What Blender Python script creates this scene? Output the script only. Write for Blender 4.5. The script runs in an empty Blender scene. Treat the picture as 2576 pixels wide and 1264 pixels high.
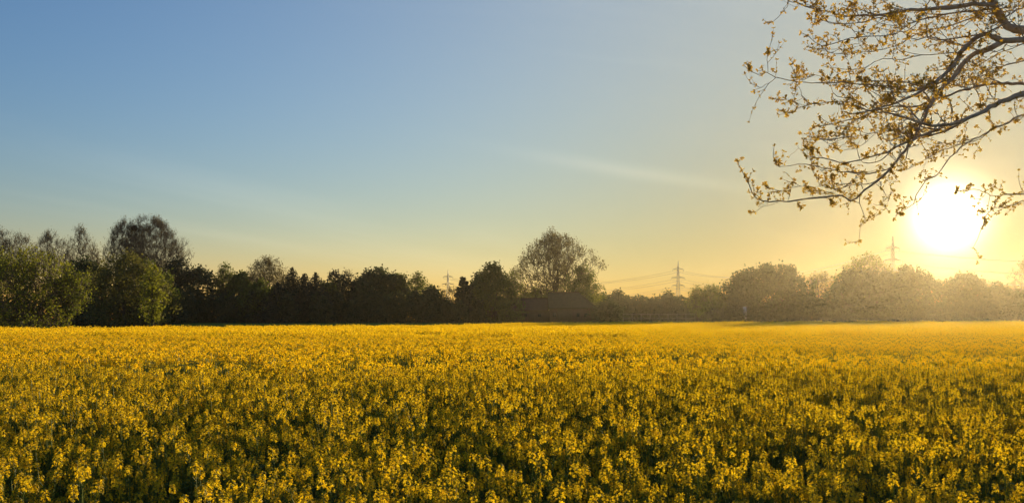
import bpy, math, random
import numpy as np
from mathutils import Vector

sc = bpy.context.scene
C = sc.collection

# ------------------------------------------------------------------ camera, sky, sun, exposure
F, CX, HY = 2584.0, 1288.0, 805.0        # focal length, centre and horizon of the 2576 x 1264 view
CAMZ = 1.9
camd = bpy.data.cameras.new('camera')
cam = bpy.data.objects.new('camera', camd)
C.objects.link(cam)
sc.camera = cam
cam.location = (0, 0, CAMZ)
cam.rotation_euler = (math.pi / 2, 0, 0)
camd.sensor_width = 36.0
camd.lens = 36.0 * F / 2576.0
camd.shift_y = (HY - 632.0) / 2576.0
camd.clip_start = 0.05
camd.clip_end = 4000.0

SUN_DIR = Vector((0.4245, 1.0, 0.1006)).normalized()
SUN_AZ = math.atan2(SUN_DIR.x, SUN_DIR.y)
SUN_EL = math.asin(SUN_DIR.z)

world = bpy.data.worlds.new('World')
sc.world = world
world.use_nodes = True
wn, wl = world.node_tree.nodes, world.node_tree.links
bg = wn['Background']
sky = wn.new('ShaderNodeTexSky')
sky.sky_type = 'NISHITA'
sky.sun_disc = False
sky.sun_elevation = SUN_EL
sky.sun_rotation = SUN_AZ
sky.air_density = 1.0
sky.dust_density = 0.0
sky.ozone_density = 1.5
grade = wn.new('ShaderNodeVectorMath'); grade.operation = 'MULTIPLY'
grade.inputs[1].default_value = (0.68, 1.09, 1.72)
wl.new(sky.outputs[0], grade.inputs[0])
# the sun and its aureole in the hazy evening sky (depends on the angle to the sun only)
geo = wn.new('ShaderNodeTexCoord')
dot = wn.new('ShaderNodeVectorMath'); dot.operation = 'DOT_PRODUCT'
nrm = wn.new('ShaderNodeVectorMath'); nrm.operation = 'NORMALIZE'
wl.new(geo.outputs['Generated'], nrm.inputs[0])
wl.new(nrm.outputs[0], dot.inputs[0])
dot.inputs[1].default_value = SUN_DIR
acos = wn.new('ShaderNodeMath'); acos.operation = 'ARCCOSINE'; acos.use_clamp = False
clampd = wn.new('ShaderNodeMath'); clampd.operation = 'MINIMUM'; clampd.inputs[1].default_value = 1.0
wl.new(dot.outputs['Value'], clampd.inputs[0])
wl.new(clampd.outputs[0], acos.inputs[0])


def lobe(width_deg, power, colour):
    """exp(-(angle/width)^power) * colour"""
    a = wn.new('ShaderNodeMath'); a.operation = 'DIVIDE'
    a.inputs[1].default_value = math.radians(width_deg)
    wl.new(acos.outputs[0], a.inputs[0])
    b = wn.new('ShaderNodeMath'); b.operation = 'POWER'; b.inputs[1].default_value = power
    wl.new(a.outputs[0], b.inputs[0])
    m = wn.new('ShaderNodeMath'); m.operation = 'MULTIPLY'; m.inputs[1].default_value = -1.0
    wl.new(b.outputs[0], m.inputs[0])
    e = wn.new('ShaderNodeMath'); e.operation = 'EXPONENT'
    wl.new(m.outputs[0], e.inputs[0])
    v = wn.new('ShaderNodeVectorMath'); v.operation = 'SCALE'
    v.inputs[0].default_value = colour
    wl.new(e.outputs[0], v.inputs['Scale'])
    return v


# towards the horizon the air takes out blue, and round the sun the haze below stands in for the clear-sky blue
sep = wn.new('ShaderNodeSeparateXYZ'); wl.new(nrm.outputs[0], sep.inputs[0])
zc = wn.new('ShaderNodeMath'); zc.operation = 'MAXIMUM'; zc.inputs[1].default_value = 0.0
wl.new(sep.outputs['Z'], zc.inputs[0])


def by_height(z0, colour):
    """exp(-z / z0) * colour, z the sine of the elevation"""
    zs = wn.new('ShaderNodeMath'); zs.operation = 'MULTIPLY'; zs.inputs[1].default_value = -1.0 / z0
    wl.new(zc.outputs[0], zs.inputs[0])
    ze = wn.new('ShaderNodeMath'); ze.operation = 'EXPONENT'; wl.new(zs.outputs[0], ze.inputs[0])
    zv = wn.new('ShaderNodeVectorMath'); zv.operation = 'SCALE'; zv.inputs[0].default_value = colour
    wl.new(ze.outputs[0], zv.inputs['Scale'])
    return zv


def combine(op, p, q):
    v = wn.new('ShaderNodeVectorMath'); v.operation = op
    wl.new(p.outputs[0], v.inputs[0]); wl.new(q.outputs[0], v.inputs[1])
    return v


def fade(node, amount):
    """node * (1 - amount)"""
    inv = wn.new('ShaderNodeVectorMath'); inv.operation = 'SUBTRACT'; inv.inputs[0].default_value = (1, 1, 1)
    wl.new(amount.outputs[0], inv.inputs[1])
    mul = wn.new('ShaderNodeVectorMath'); mul.operation = 'MULTIPLY'
    wl.new(node.outputs[0], mul.inputs[0]); wl.new(inv.outputs[0], mul.inputs[1])
    return mul


acc = combine('ADD', fade(grade, by_height(0.101, (-1.2, 0.2, 0.77))), lobe(22.1, 1.5, (7.6, 5.95, 1.13)))
acc = fade(acc, combine('MULTIPLY', lobe(21.0, 2.0, (0.945, 0.97, 0.97)), by_height(0.368, (1, 1, 1))))
acc = combine('ADD', acc, lobe(0.98, 1.35, (95.0, 80.0, 48.0)))
# faint streaks of thin high cloud, laid out over the whole sky by azimuth and elevation
az = wn.new('ShaderNodeMath'); az.operation = 'ARCTAN2'
wl.new(sep.outputs['X'], az.inputs[0]); wl.new(sep.outputs['Y'], az.inputs[1])
el = wn.new('ShaderNodeMath'); el.operation = 'ARCSINE'; wl.new(sep.outputs['Z'], el.inputs[0])
ae = wn.new('ShaderNodeCombineXYZ'); wl.new(az.outputs[0], ae.inputs['X']); wl.new(el.outputs[0], ae.inputs['Y'])
mp = wn.new('ShaderNodeMapping'); mp.inputs['Rotation'].default_value = (0, 0, math.radians(9.5)); mp.inputs['Location'].default_value = (0.35, 0.02, 0.4)
mp.inputs['Scale'].default_value = (1.0, 1.0, 1.0)
wl.new(ae.outputs[0], mp.inputs[0])
ms = wn.new('ShaderNodeVectorMath'); ms.operation = 'MULTIPLY'; ms.inputs[1].default_value = (1.5, 15.0, 1.0)
wl.new(mp.outputs[0], ms.inputs[0])
cn = wn.new('ShaderNodeTexNoise'); cn.inputs['Scale'].default_value = 1.0; cn.inputs['Detail'].default_value = 5.0; cn.inputs['Roughness'].default_value = 0.5; cn.inputs['Distortion'].default_value = 0.5
wl.new(ms.outputs[0], cn.inputs['Vector'])
cr = wn.new('ShaderNodeMapRange'); cr.interpolation_type = 'SMOOTHSTEP'
cr.inputs['From Min'].default_value = 0.50; cr.inputs['From Max'].default_value = 0.80; cr.inputs['To Max'].default_value = 0.8
wl.new(cn.outputs['Fac'], cr.inputs['Value'])
cs = wn.new('ShaderNodeVectorMath'); cs.operation = 'SCALE'; cs.inputs[0].default_value = (1.0, 0.85, 0.6)
wl.new(cr.outputs['Result'], cs.inputs['Scale'])
ad = wn.new('ShaderNodeVectorMath'); ad.operation = 'ADD'
wl.new(acc.outputs[0], ad.inputs[0]); wl.new(cs.outputs[0], ad.inputs[1])
# one longer wisp right of the view's middle
lin = wn.new('ShaderNodeMath'); lin.operation = 'MULTIPLY_ADD'; lin.inputs[1].default_value = math.tan(math.radians(9.8)); lin.inputs[2].default_value = -math.radians(8.5 + 4.7 * math.tan(math.radians(9.8)))
wl.new(az.outputs[0], lin.inputs[0])
wq = wn.new('ShaderNodeMath'); wq.operation = 'ADD'; wl.new(lin.outputs[0], wq.inputs[0]); wl.new(el.outputs[0], wq.inputs[1])
wob = wn.new('ShaderNodeMath'); wob.operation = 'MULTIPLY_ADD'; wob.inputs[1].default_value = 0.012; wob.inputs[2].default_value = -0.006
wl.new(cn.outputs['Fac'], wob.inputs[0])
wq2 = wn.new('ShaderNodeMath'); wq2.operation = 'ADD'; wl.new(wq.outputs[0], wq2.inputs[0]); wl.new(wob.outputs[0], wq2.inputs[1])


def bell(sock, centre, width):
    a = wn.new('ShaderNodeMath'); a.operation = 'SUBTRACT'; a.inputs[1].default_value = math.radians(centre); wl.new(sock, a.inputs[0])
    b = wn.new('ShaderNodeMath'); b.operation = 'DIVIDE'; b.inputs[1].default_value = math.radians(width); wl.new(a.outputs[0], b.inputs[0])
    c = wn.new('ShaderNodeMath'); c.operation = 'MULTIPLY'; wl.new(b.outputs[0], c.inputs[0]); wl.new(b.outputs[0], c.inputs[1])
    d = wn.new('ShaderNodeMath'); d.operation = 'MULTIPLY'; d.inputs[1].default_value = -1.0; wl.new(c.outputs[0], d.inputs[0])
    e = wn.new('ShaderNodeMath'); e.operation = 'EXPONENT'; wl.new(d.outputs[0], e.inputs[0])
    return e


wm = wn.new('ShaderNodeMath'); wm.operation = 'MULTIPLY'
wl.new(bell(wq2.outputs[0], 0.0, 0.36).outputs[0], wm.inputs[0]); wl.new(bell(az.outputs[0], 7.0, 6.0).outputs[0], wm.inputs[1])
ws = wn.new('ShaderNodeVectorMath'); ws.operation = 'SCALE'; ws.inputs[0].default_value = (0.8, 0.66, 0.45)
wl.new(wm.outputs[0], ws.inputs['Scale'])
ad = combine('ADD', ad, ws)
wl.new(ad.outputs[0], bg.inputs[0])
bg.inputs[1].default_value = 0.0715

sund = bpy.data.lights.new('sun', 'SUN')
sund.energy = 5.0
sund.color = (1.0, 0.75, 0.42)
sund.angle = math.radians(0.53)
sun = bpy.data.objects.new('sun', sund)
C.objects.link(sun)
sun.location = (60, 140, 60)
sun.rotation_euler = (-SUN_DIR).to_track_quat('-Z', 'Y').to_euler()

sc.view_settings.view_transform = 'Standard'
sc.view_settings.look = 'None'
sc.view_settings.gamma = 1.0
sc.view_settings.exposure = 0.48
sc.view_settings.use_curve_mapping = False
sc.render.engine = 'CYCLES'
cy = sc.cycles
cy.use_denoising = True
try:
    cy.denoiser = 'OPENIMAGEDENOISE'
    cy.denoising_input_passes = 'RGB_ALBEDO_NORMAL'
except Exception:
    pass
cy.max_bounces = 9
cy.diffuse_bounces = 6
cy.transmission_bounces = 6
cy.volume_bounces = 0
cy.use_adaptive_sampling = False

# ------------------------------------------------------------------ helpers


def P(px, py, d):
    """A point seen at (px, py) of the 2576-wide view, d metres ahead."""
    return np.array([(px - CX) / F * d, d, CAMZ + (HY - py) / F * d])


def sstep(a, b, x):
    t = np.clip((np.asarray(x, float) - a) / (b - a), 0, 1)
    return t * t * (3 - 2 * t)


def ground_z(x, y):
    x = np.asarray(x, float); y = np.asarray(y, float)
    base = 1.5 * sstep(88, 285, y)
    return base + 0.05 * np.sin(x * 0.043 + 1.1) * np.sin(y * 0.031) * sstep(30, 90, y)


def tag(o, label=None, cat=None, group=None, kind=None):
    if label: o['label'] = label
    if cat: o['category'] = cat
    if group: o['group'] = group
    if kind: o['kind'] = kind
    return o


def empty(name, loc, rz=0.0):
    o = bpy.data.objects.new(name, None)
    C.objects.link(o)
    o.location = loc
    o.rotation_euler = (0, 0, rz)
    o.empty_display_size = 0.3
    return o


class MB:
    """Collects polygons as numpy blocks; quads and triangles may be mixed."""

    def __init__(self):
        self.v, self.f, self.m, self.a, self.n = [], [], [], [], 0

    def add(self, verts, faces, mat=0, var=None):
        verts = np.asarray(verts, float).reshape(-1, 3)
        faces = np.asarray(faces, int)
        self.v.append(verts)
        self.f.append(faces + self.n)
        self.m.append(np.full(len(faces), mat, int))
        self.a.append(np.full(len(verts), .5) if var is None else np.asarray(var, float))
        self.n += len(verts)
        return self

    def box(self, lo, hi, mat=0):
        x0, y0, z0 = lo; x1, y1, z1 = hi
        v = [(x0, y0, z0), (x1, y0, z0), (x1, y1, z0), (x0, y1, z0), (x0, y0, z1), (x1, y0, z1), (x1, y1, z1), (x0, y1, z1)]
        f = [(0, 3, 2, 1), (4, 5, 6, 7), (0, 1, 5, 4), (1, 2, 6, 5), (2, 3, 7, 6), (3, 0, 4, 7)]
        return self.add(v, f, mat)

    def tube(self, pts, rad, sides=6, mat=0, cap=True):
        pts = np.asarray(pts, float); n = len(pts)
        rad = np.full(n, rad) if np.isscalar(rad) else np.asarray(rad, float)
        t = np.gradient(pts, axis=0)
        t /= np.linalg.norm(t, axis=1)[:, None] + 1e-12
        u = np.cross(t[0], (0, 0, 1.0))
        if np.linalg.norm(u) < 1e-3: u = np.cross(t[0], (1.0, 0, 0))
        u /= np.linalg.norm(u)
        ang = np.arange(sides) * 2 * math.pi / sides
        rings = []
        for i in range(n):
            u = u - t[i] * np.dot(u, t[i]); u /= np.linalg.norm(u) + 1e-12
            w = np.cross(t[i], u)
            rings.append(pts[i] + rad[i] * (np.cos(ang)[:, None] * u + np.sin(ang)[:, None] * w))
        v = np.concatenate(rings)
        k = np.arange(sides); k2 = (k + 1) % sides
        f = np.concatenate([np.stack([i * sides + k, i * sides + k2, (i + 1) * sides + k2, (i + 1) * sides + k], 1) for i in range(n - 1)])
        self.add(v, f, mat)
        if cap:
            if sides == 4:
                self.add(rings[0], [(3, 2, 1, 0)], mat); self.add(rings[-1], [(0, 1, 2, 3)], mat)
            elif sides == 3:
                self.add(rings[-1], [(0, 1, 2)], mat)
            else:
                for R, s in ((rings[0], -1), (rings[-1], 1)):
                    vv = np.vstack([R, R.mean(0)])
                    ff = np.stack([k, k2, np.full(sides, sides)], 1)
                    self.add(vv, ff if s > 0 else ff[:, ::-1], mat)
        return self

    def edges(self, A, B, ra, rb, sides=3, mat=0):
        """Many straight tapered sticks at once."""
        A = np.asarray(A, float); B = np.asarray(B, float); n = len(A)
        if n == 0: return self
        d = B - A
        d /= np.linalg.norm(d, axis=1)[:, None] + 1e-9
        ref = np.where(np.abs(d[:, 2:3]) > .9, np.array([[1.0, 0, 0]]), np.array([[0, 0, 1.0]]))
        u = np.cross(d, ref); u /= np.linalg.norm(u, axis=1)[:, None] + 1e-9
        w = np.cross(d, u)
        ang = np.arange(sides) * 2 * math.pi / sides
        o = np.cos(ang)[None, :, None] * u[:, None] + np.sin(ang)[None, :, None] * w[:, None]
        ra = np.broadcast_to(ra, (n,)); rb = np.broadcast_to(rb, (n,))
        va = A[:, None] + o * ra[:, None, None]; vb = B[:, None] + o * rb[:, None, None]
        v = np.concatenate([va, vb], 1).reshape(-1, 3)
        k = np.arange(sides); k2 = (k + 1) % sides
        f = np.stack([k, k2, k2 + sides, k + sides], 1)[None] + (np.arange(n) * 2 * sides)[:, None, None]
        return self.add(v, f.reshape(-1, 4), mat)

    def leaves(self, cen, size, rng, aspect=.6, mat=0, up=None, fold=0.0):
        """Rhombic leaf blades with random frames."""
        cen = np.asarray(cen, float); n = len(cen)
        if n == 0: return self
        d = rng.normal(size=(n, 3))
        if up is not None: d = d + np.asarray(up)
        d /= np.linalg.norm(d, axis=1)[:, None] + 1e-9
        e = rng.normal(size=(n, 3)); e -= d * (e * d).sum(1)[:, None]
        e /= np.linalg.norm(e, axis=1)[:, None] + 1e-9
        s = (np.asarray(size) * rng.uniform(.65, 1.35, n))[:, None]
        nn = np.cross(d, e)
        v = np.stack([cen - d * s * .5, cen + e * s * .5 * aspect - d * s * .06 + nn * s * fold, cen + d * s * .5, cen - e * s * .5 * aspect - d * s * .06 + nn * s * fold], 1)
        f = np.arange(n * 4).reshape(n, 4)
        var = np.repeat(rng.random(n), 4)
        return self.add(v.reshape(-1, 3), f, mat, var)

    def mesh(self, name, mats, smooth=False):
        me = bpy.data.meshes.new(name)
        if self.n == 0: return me
        V = np.concatenate(self.v).astype(np.float32)
        me.vertices.add(len(V)); me.vertices.foreach_set('co', V.ravel())
        loops = np.concatenate([f.ravel() for f in self.f])
        cnt = np.concatenate([np.full(len(f), f.shape[1]) for f in self.f])
        start = np.concatenate([[0], np.cumsum(cnt)[:-1]])
        me.loops.add(len(loops)); me.loops.foreach_set('vertex_index', loops.astype(np.int32))
        me.polygons.add(len(cnt))
        me.polygons.foreach_set('loop_start', start.astype(np.int32))
        me.polygons.foreach_set('loop_total', cnt.astype(np.int32))
        me.polygons.foreach_set('material_index', np.concatenate(self.m).astype(np.int32))
        if smooth: me.polygons.foreach_set('use_smooth', np.ones(len(cnt), bool))
        at = me.attributes.new('var', 'FLOAT', 'POINT')
        at.data.foreach_set('value', np.concatenate(self.a).astype(np.float32))
        for m in (mats if isinstance(mats, (list, tuple)) else [mats]): me.materials.append(m)
        me.update(calc_edges=True)
        return me

    def build(self, name, mats, parent=None, smooth=False, loc=None):
        o = bpy.data.objects.new(name, self.mesh(name, mats, smooth))
        C.objects.link(o)
        if parent is not None: o.parent = parent
        if loc is not None: o.location = loc
        return o


def newmat(name):
    m = bpy.data.materials.new(name); m.use_nodes = True
    nt = m.node_tree; nt.nodes.clear()
    out = nt.nodes.new('ShaderNodeOutputMaterial')
    return m, nt.nodes, nt.links, out


def ramp(n, l, fac, stops):
    r = n.new('ShaderNodeValToRGB')
    while len(r.color_ramp.elements) < len(stops): r.color_ramp.elements.new(.5)
    for e, (p, c) in zip(r.color_ramp.elements, stops): e.position = p; e.color = (*c, 1)
    l.new(fac, r.inputs[0])
    return r.outputs[0]


def leaf_mat(name, c0, c1, trans=.5, tcol=None, rough=.6, gloss=.04):
    """Thin leaf or petal: reflects and lets light through; colour varies from leaf to leaf."""
    m, n, l, out = newmat(name)
    at = n.new('ShaderNodeAttribute'); at.attribute_name = 'var'
    col = ramp(n, l, at.outputs['Fac'], ((0, c0), (1, c1)))
    d = n.new('ShaderNodeBsdfDiffuse'); l.new(col, d.inputs['Color'])
    t = n.new('ShaderNodeBsdfTranslucent')
    if tcol:
        mx = n.new('ShaderNodeVectorMath'); mx.operation = 'MULTIPLY'; mx.inputs[1].default_value = tcol
        l.new(col, mx.inputs[0]); l.new(mx.outputs[0], t.inputs['Color'])
    else:
        l.new(col, t.inputs['Color'])
    s = n.new('ShaderNodeMixShader'); s.inputs[0].default_value = trans
    l.new(d.outputs[0], s.inputs[1]); l.new(t.outputs[0], s.inputs[2])
    g = n.new('ShaderNodeBsdfGlossy'); g.inputs['Roughness'].default_value = rough; g.inputs['Color'].default_value = (.8, .8, .75, 1)
    s2 = n.new('ShaderNodeMixShader'); s2.inputs[0].default_value = gloss
    l.new(s.outputs[0], s2.inputs[1]); l.new(g.outputs[0], s2.inputs[2])
    l.new(s2.outputs[0], out.inputs[0])
    return m


def solid_mat(name, c0, c1, scale=4.0, rough=.8, metal=0.0, bump=0.0, detail=6.0, stretch=None):
    m, n, l, out = newmat(name)
    b = n.new('ShaderNodeBsdfPrincipled'); b.inputs['Roughness'].default_value = rough; b.inputs['Metallic'].default_value = metal
    tc = n.new('ShaderNodeTexCoord'); nz = n.new('ShaderNodeTexNoise')
    nz.inputs['Scale'].default_value = scale; nz.inputs['Detail'].default_value = detail
    if stretch:
        mp = n.new('ShaderNodeMapping'); mp.inputs['Scale'].default_value = stretch
        l.new(tc.outputs['Object'], mp.inputs[0]); l.new(mp.outputs[0], nz.inputs['Vector'])
    else:
        l.new(tc.outputs['Object'], nz.inputs['Vector'])
    l.new(ramp(n, l, nz.outputs['Fac'], ((.3, c0), (.7, c1))), b.inputs['Base Color'])
    if bump:
        bp = n.new('ShaderNodeBump'); bp.inputs['Strength'].default_value = bump
        l.new(nz.outputs['Fac'], bp.inputs['Height']); l.new(bp.outputs[0], b.inputs['Normal'])
    l.new(b.outputs[0], out.inputs[0])
    return m


M = {}
M['petal'] = leaf_mat('rapeseed_petal', (.93, .63, .006), (.97, .78, .024), .62, (1.0, .92, .6), gloss=.03)
M['rape_green'] = leaf_mat('rapeseed_green', (.13, .20, .024), (.22, .29, .04), .55, (1.1, 1.05, .5), gloss=.05, rough=.5)
M['bud'] = leaf_mat('rapeseed_bud', (.20, .22, .02), (.34, .32, .03), .3)
M['bark'] = solid_mat('bark_grey_brown', (.075, .055, .038), (.15, .115, .080), 9.0, .9, 0, .4, stretch=(1, 1, .25))
M['bark_dark'] = solid_mat('bark_dark', (.045, .034, .026), (.095, .072, .052), 6.0, .95)
M['bark_oak'] = solid_mat('bark_oak_near', (.32, .25, .16), (.56, .45, .30), 22.0, .9, 0, .5)
M['twig'] = solid_mat('twig_brown', (.085, .060, .040), (.16, .115, .075), 5.0, .9)
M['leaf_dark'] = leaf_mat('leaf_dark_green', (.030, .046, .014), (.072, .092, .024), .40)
M['leaf_mid'] = leaf_mat('leaf_mid_green', (.070, .10, .010), (.145, .17, .016), .54)
M['leaf_yellow'] = leaf_mat('leaf_spring_yellow_green', (.14, .17, .010), (.27, .27, .016), .62)
M['leaf_bud'] = leaf_mat('leaf_brown_buds', (.11, .085, .026), (.18, .15, .04), .5)
M['leaf_olive'] = leaf_mat('leaf_olive_buds', (.085, .088, .014), (.16, .155, .026), .55)
M['needle'] = leaf_mat('needle_dark', (.014, .022, .012), (.030, .042, .018), .2)
M['oak_leaf'] = leaf_mat('young_oak_leaf', (.40, .27, .05), (.58, .48, .09), .64, (1.15, 1.0, .55))
M['nest'] = solid_mat('nest_twigs', (.02, .016, .012), (.05, .038, .028), 8)

# ------------------------------------------------------------------ ground
m, n, l, out = newmat('ground_soil_and_meadow')
b = n.new('ShaderNodeBsdfPrincipled'); b.inputs['Roughness'].default_value = .95; b.inputs['Specular IOR Level'].default_value = 0.0
tc = n.new('ShaderNodeTexCoord')
n1 = n.new('ShaderNodeTexNoise'); n1.inputs['Scale'].default_value = .06; n1.inputs['Detail'].default_value = 9
n2 = n.new('ShaderNodeTexNoise'); n2.inputs['Scale'].default_value = 3.0; n2.inputs['Detail'].default_value = 8
l.new(tc.outputs['Object'], n1.inputs['Vector']); l.new(tc.outputs['Object'], n2.inputs['Vector'])
g1 = ramp(n, l, n1.outputs['Fac'], ((.35, (.13, .16, .020)), (.65, (.22, .235, .036))))
g2 = ramp(n, l, n2.outputs['Fac'], ((.35, (.10, .125, .018)), (.7, (.22, .25, .04))))
mx = n.new('ShaderNodeMix'); mx.data_type = 'RGBA'; mx.inputs[0].default_value = .5
l.new(g1, mx.inputs[6]); l.new(g2, mx.inputs[7])
# bare soil under the crop, short grass beyond its far edge
at = n.new('ShaderNodeAttribute'); at.attribute_name = 'var'
n3 = n.new('ShaderNodeTexNoise'); n3.inputs['Scale'].default_value = 5; n3.inputs['Detail'].default_value = 8
l.new(tc.outputs['Object'], n3.inputs['Vector'])
soil = ramp(n, l, n3.outputs['Fac'], ((.3, (.030, .024, .016)), (.7, (.070, .056, .036))))
mx2 = n.new('ShaderNodeMix'); mx2.data_type = 'RGBA'
l.new(at.outputs['Fac'], mx2.inputs[0]); l.new(soil, mx2.inputs[6]); l.new(mx.outputs[2], mx2.inputs[7])
l.new(mx2.outputs[2], b.inputs['Base Color'])
bp = n.new('ShaderNodeBump'); bp.inputs['Strength'].default_value = .5
l.new(n2.outputs['Fac'], bp.inputs['Height']); l.new(bp.outputs[0], b.inputs['Normal'])
l.new(b.outputs[0], out.inputs[0])
M['ground'] = m

EDGE_PX = [-400, 0, 200, 450, 800, 1100, 1300, 1700, 2576, 3000]
EDGE_D = [88, 92, 94, 100, 108, 122, 146, 158, 160, 160]
_ex = [(p - CX) / F * d for p, d in zip(EDGE_PX, EDGE_D)]


def field_edge(x):
    """Far edge of the rapeseed at this x."""
    return np.interp(x, _ex, EDGE_D) + 1.2 * np.sin(np.asarray(x) * .21) + .6 * np.sin(np.asarray(x) * .83)


xs = np.concatenate([np.linspace(-395, -130, 14), np.linspace(-120, 120, 81), np.linspace(130, 395, 14)])
ys = np.concatenate([np.linspace(-50, 60, 20), np.linspace(63, 300, 90), np.linspace(320, 556, 16)])
gx, gy = np.meshgrid(xs, ys)
gz = ground_z(gx, gy)
nx, ny = len(xs), len(ys)
ii, jj = np.meshgrid(np.arange(nx - 1), np.arange(ny - 1))
q = (jj * nx + ii).ravel()
gvar = ((gy > field_edge(gx) + 1) | (gy < 1.2)).astype(float).ravel()
g = MB().add(np.stack([gx.ravel(), gy.ravel(), gz.ravel()], 1), np.stack([q, q + 1, q + nx + 1, q + nx], 1), 0, gvar)
tag(g.build('ground', M['ground'], smooth=True), kind='structure')

# ------------------------------------------------------------------ trees


def profile(kind, t):
    if kind == 'round': return np.sin(np.pi * np.clip(t, 0, 1) ** .75) ** .55
    if kind == 'oval': return np.sin(np.pi * np.clip(t * .93 + .05, 0, 1)) ** .75
    if kind == 'fan': return np.clip(.20 + 1.5 * t, 0, 1) * np.sqrt(np.clip(1 - np.clip((t - .5) / .5, 0, 1) ** 2.4, 0, 1))
    if kind == 'umbrella': return np.clip(.5 + .8 * t, 0, 1) * np.clip((1 - t) * 2.2, 0, 1) ** .5
    if kind == 'shrub': return np.clip((1 - t) * 1.6, 0, 1) ** .55
    if kind == 'cone': return np.clip(1 - t, 0, 1) ** .8 * np.clip(t * 6 + .35, 0, 1)
    if kind == 'column': return np.clip((1 - t) * 2.6, 0, 1) ** .6 * np.clip(.75 + t, 0, 1)
    if kind == 'globe': return np.where(t > .42, np.sqrt(np.clip(1 - (np.abs(t - .42) / .58) ** 2.2, 0, 1)), .72 + .28 * t / .42)
    if kind == 'dome': return np.clip(1 - t ** 1.7, 0, 1) ** .85 * np.clip(t * 5 + .6, 0, 1)
    return np.ones_like(t)


def crown_points(rng, n, W, D, z0, z1, kind, shell=.5, lump=.28):
    t = rng.random(n * 3); a = rng.uniform(0, 2 * np.pi, n * 3)
    pr = profile(kind, t)
    keep = rng.random(n * 3) < .12 + .88 * pr
    t, a, pr = t[keep][:n], a[keep][:n], pr[keep][:n]
    ph = rng.uniform(0, 6.28, 6)
    lm = 1 + lump * (.5 * np.sin(2 * a + ph[0] + 5 * t) + .4 * np.sin(3 * a + ph[1] - 8 * t) + .45 * np.sin(5 * a + ph[2] + 11 * t) + .3 * np.sin(4 * a + ph[4] + 17 * t + ph[3]))
    r = rng.random(len(t)) ** shell * pr * np.clip(lm, .45, 1.35)
    zz = z0 + (z1 - z0) * t * (1 + .05 * np.sin(3 * a + ph[5]))
    return np.stack([np.cos(a) * r * W / 2, np.sin(a) * r * D / 2, zz], 1)


def grow(rng, tips, trunk, upk=.6, wig=.12, seg=3):
    """Greedy branching: every tip joins the cheapest existing node; returns nodes, parents, counts."""
    cap = len(trunk) + len(tips) * seg + 4
    N = np.zeros((cap, 3)); par = np.full(cap, -1)
    k = len(trunk); N[:k] = trunk; par[1:k] = np.arange(k - 1)
    c0 = trunk[-1] * (1, 1, .75)
    order = np.argsort(np.linalg.norm(tips - c0, axis=1))
    first = max(1, int(k * .35))
    for p in tips[order]:
        d = p - N[first:k]
        dist = np.linalg.norm(d, axis=1)
        cost = dist + upk * np.maximum(0, .55 * np.hypot(d[:, 0], d[:, 1]) - d[:, 2])
        j = first + int(np.argmin(cost))
        a = N[j]; last = j
        L = np.linalg.norm(p - a)
        if L < .02: continue
        for s in range(1, seg + 1):
            u = s / seg
            q = a + (p - a) * u
            if s < seg: q = q + rng.normal(size=3) * wig * L * .5 + np.array([0, 0, .10 * L * math.sin(math.pi * u)])
            N[k] = q; par[k] = last; last = k; k += 1
    N = N[:k]; par = par[:k]
    cnt = np.zeros(k)
    has = np.zeros(k, bool); has[par[par >= 0]] = True
    cnt[~has] = 1
    for i in range(k - 1, 0, -1): cnt[par[i]] += cnt[i]
    return N, par, cnt, ~has


def add_wood(mb, N, par, cnt, r0, pw=.5, rmin=.012, sides=3):
    i = np.arange(1, len(N))
    R = np.maximum(r0 * (cnt / cnt.max()) ** pw, rmin)
    big = R[i] > .25 * r0
    for sel, sd in ((big, 7), (~big, sides)):
        q = i[sel]
        mb.edges(N[par[q]], N[q], np.minimum(R[par[q]], R[q] * 1.5), R[q], sd)


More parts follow.
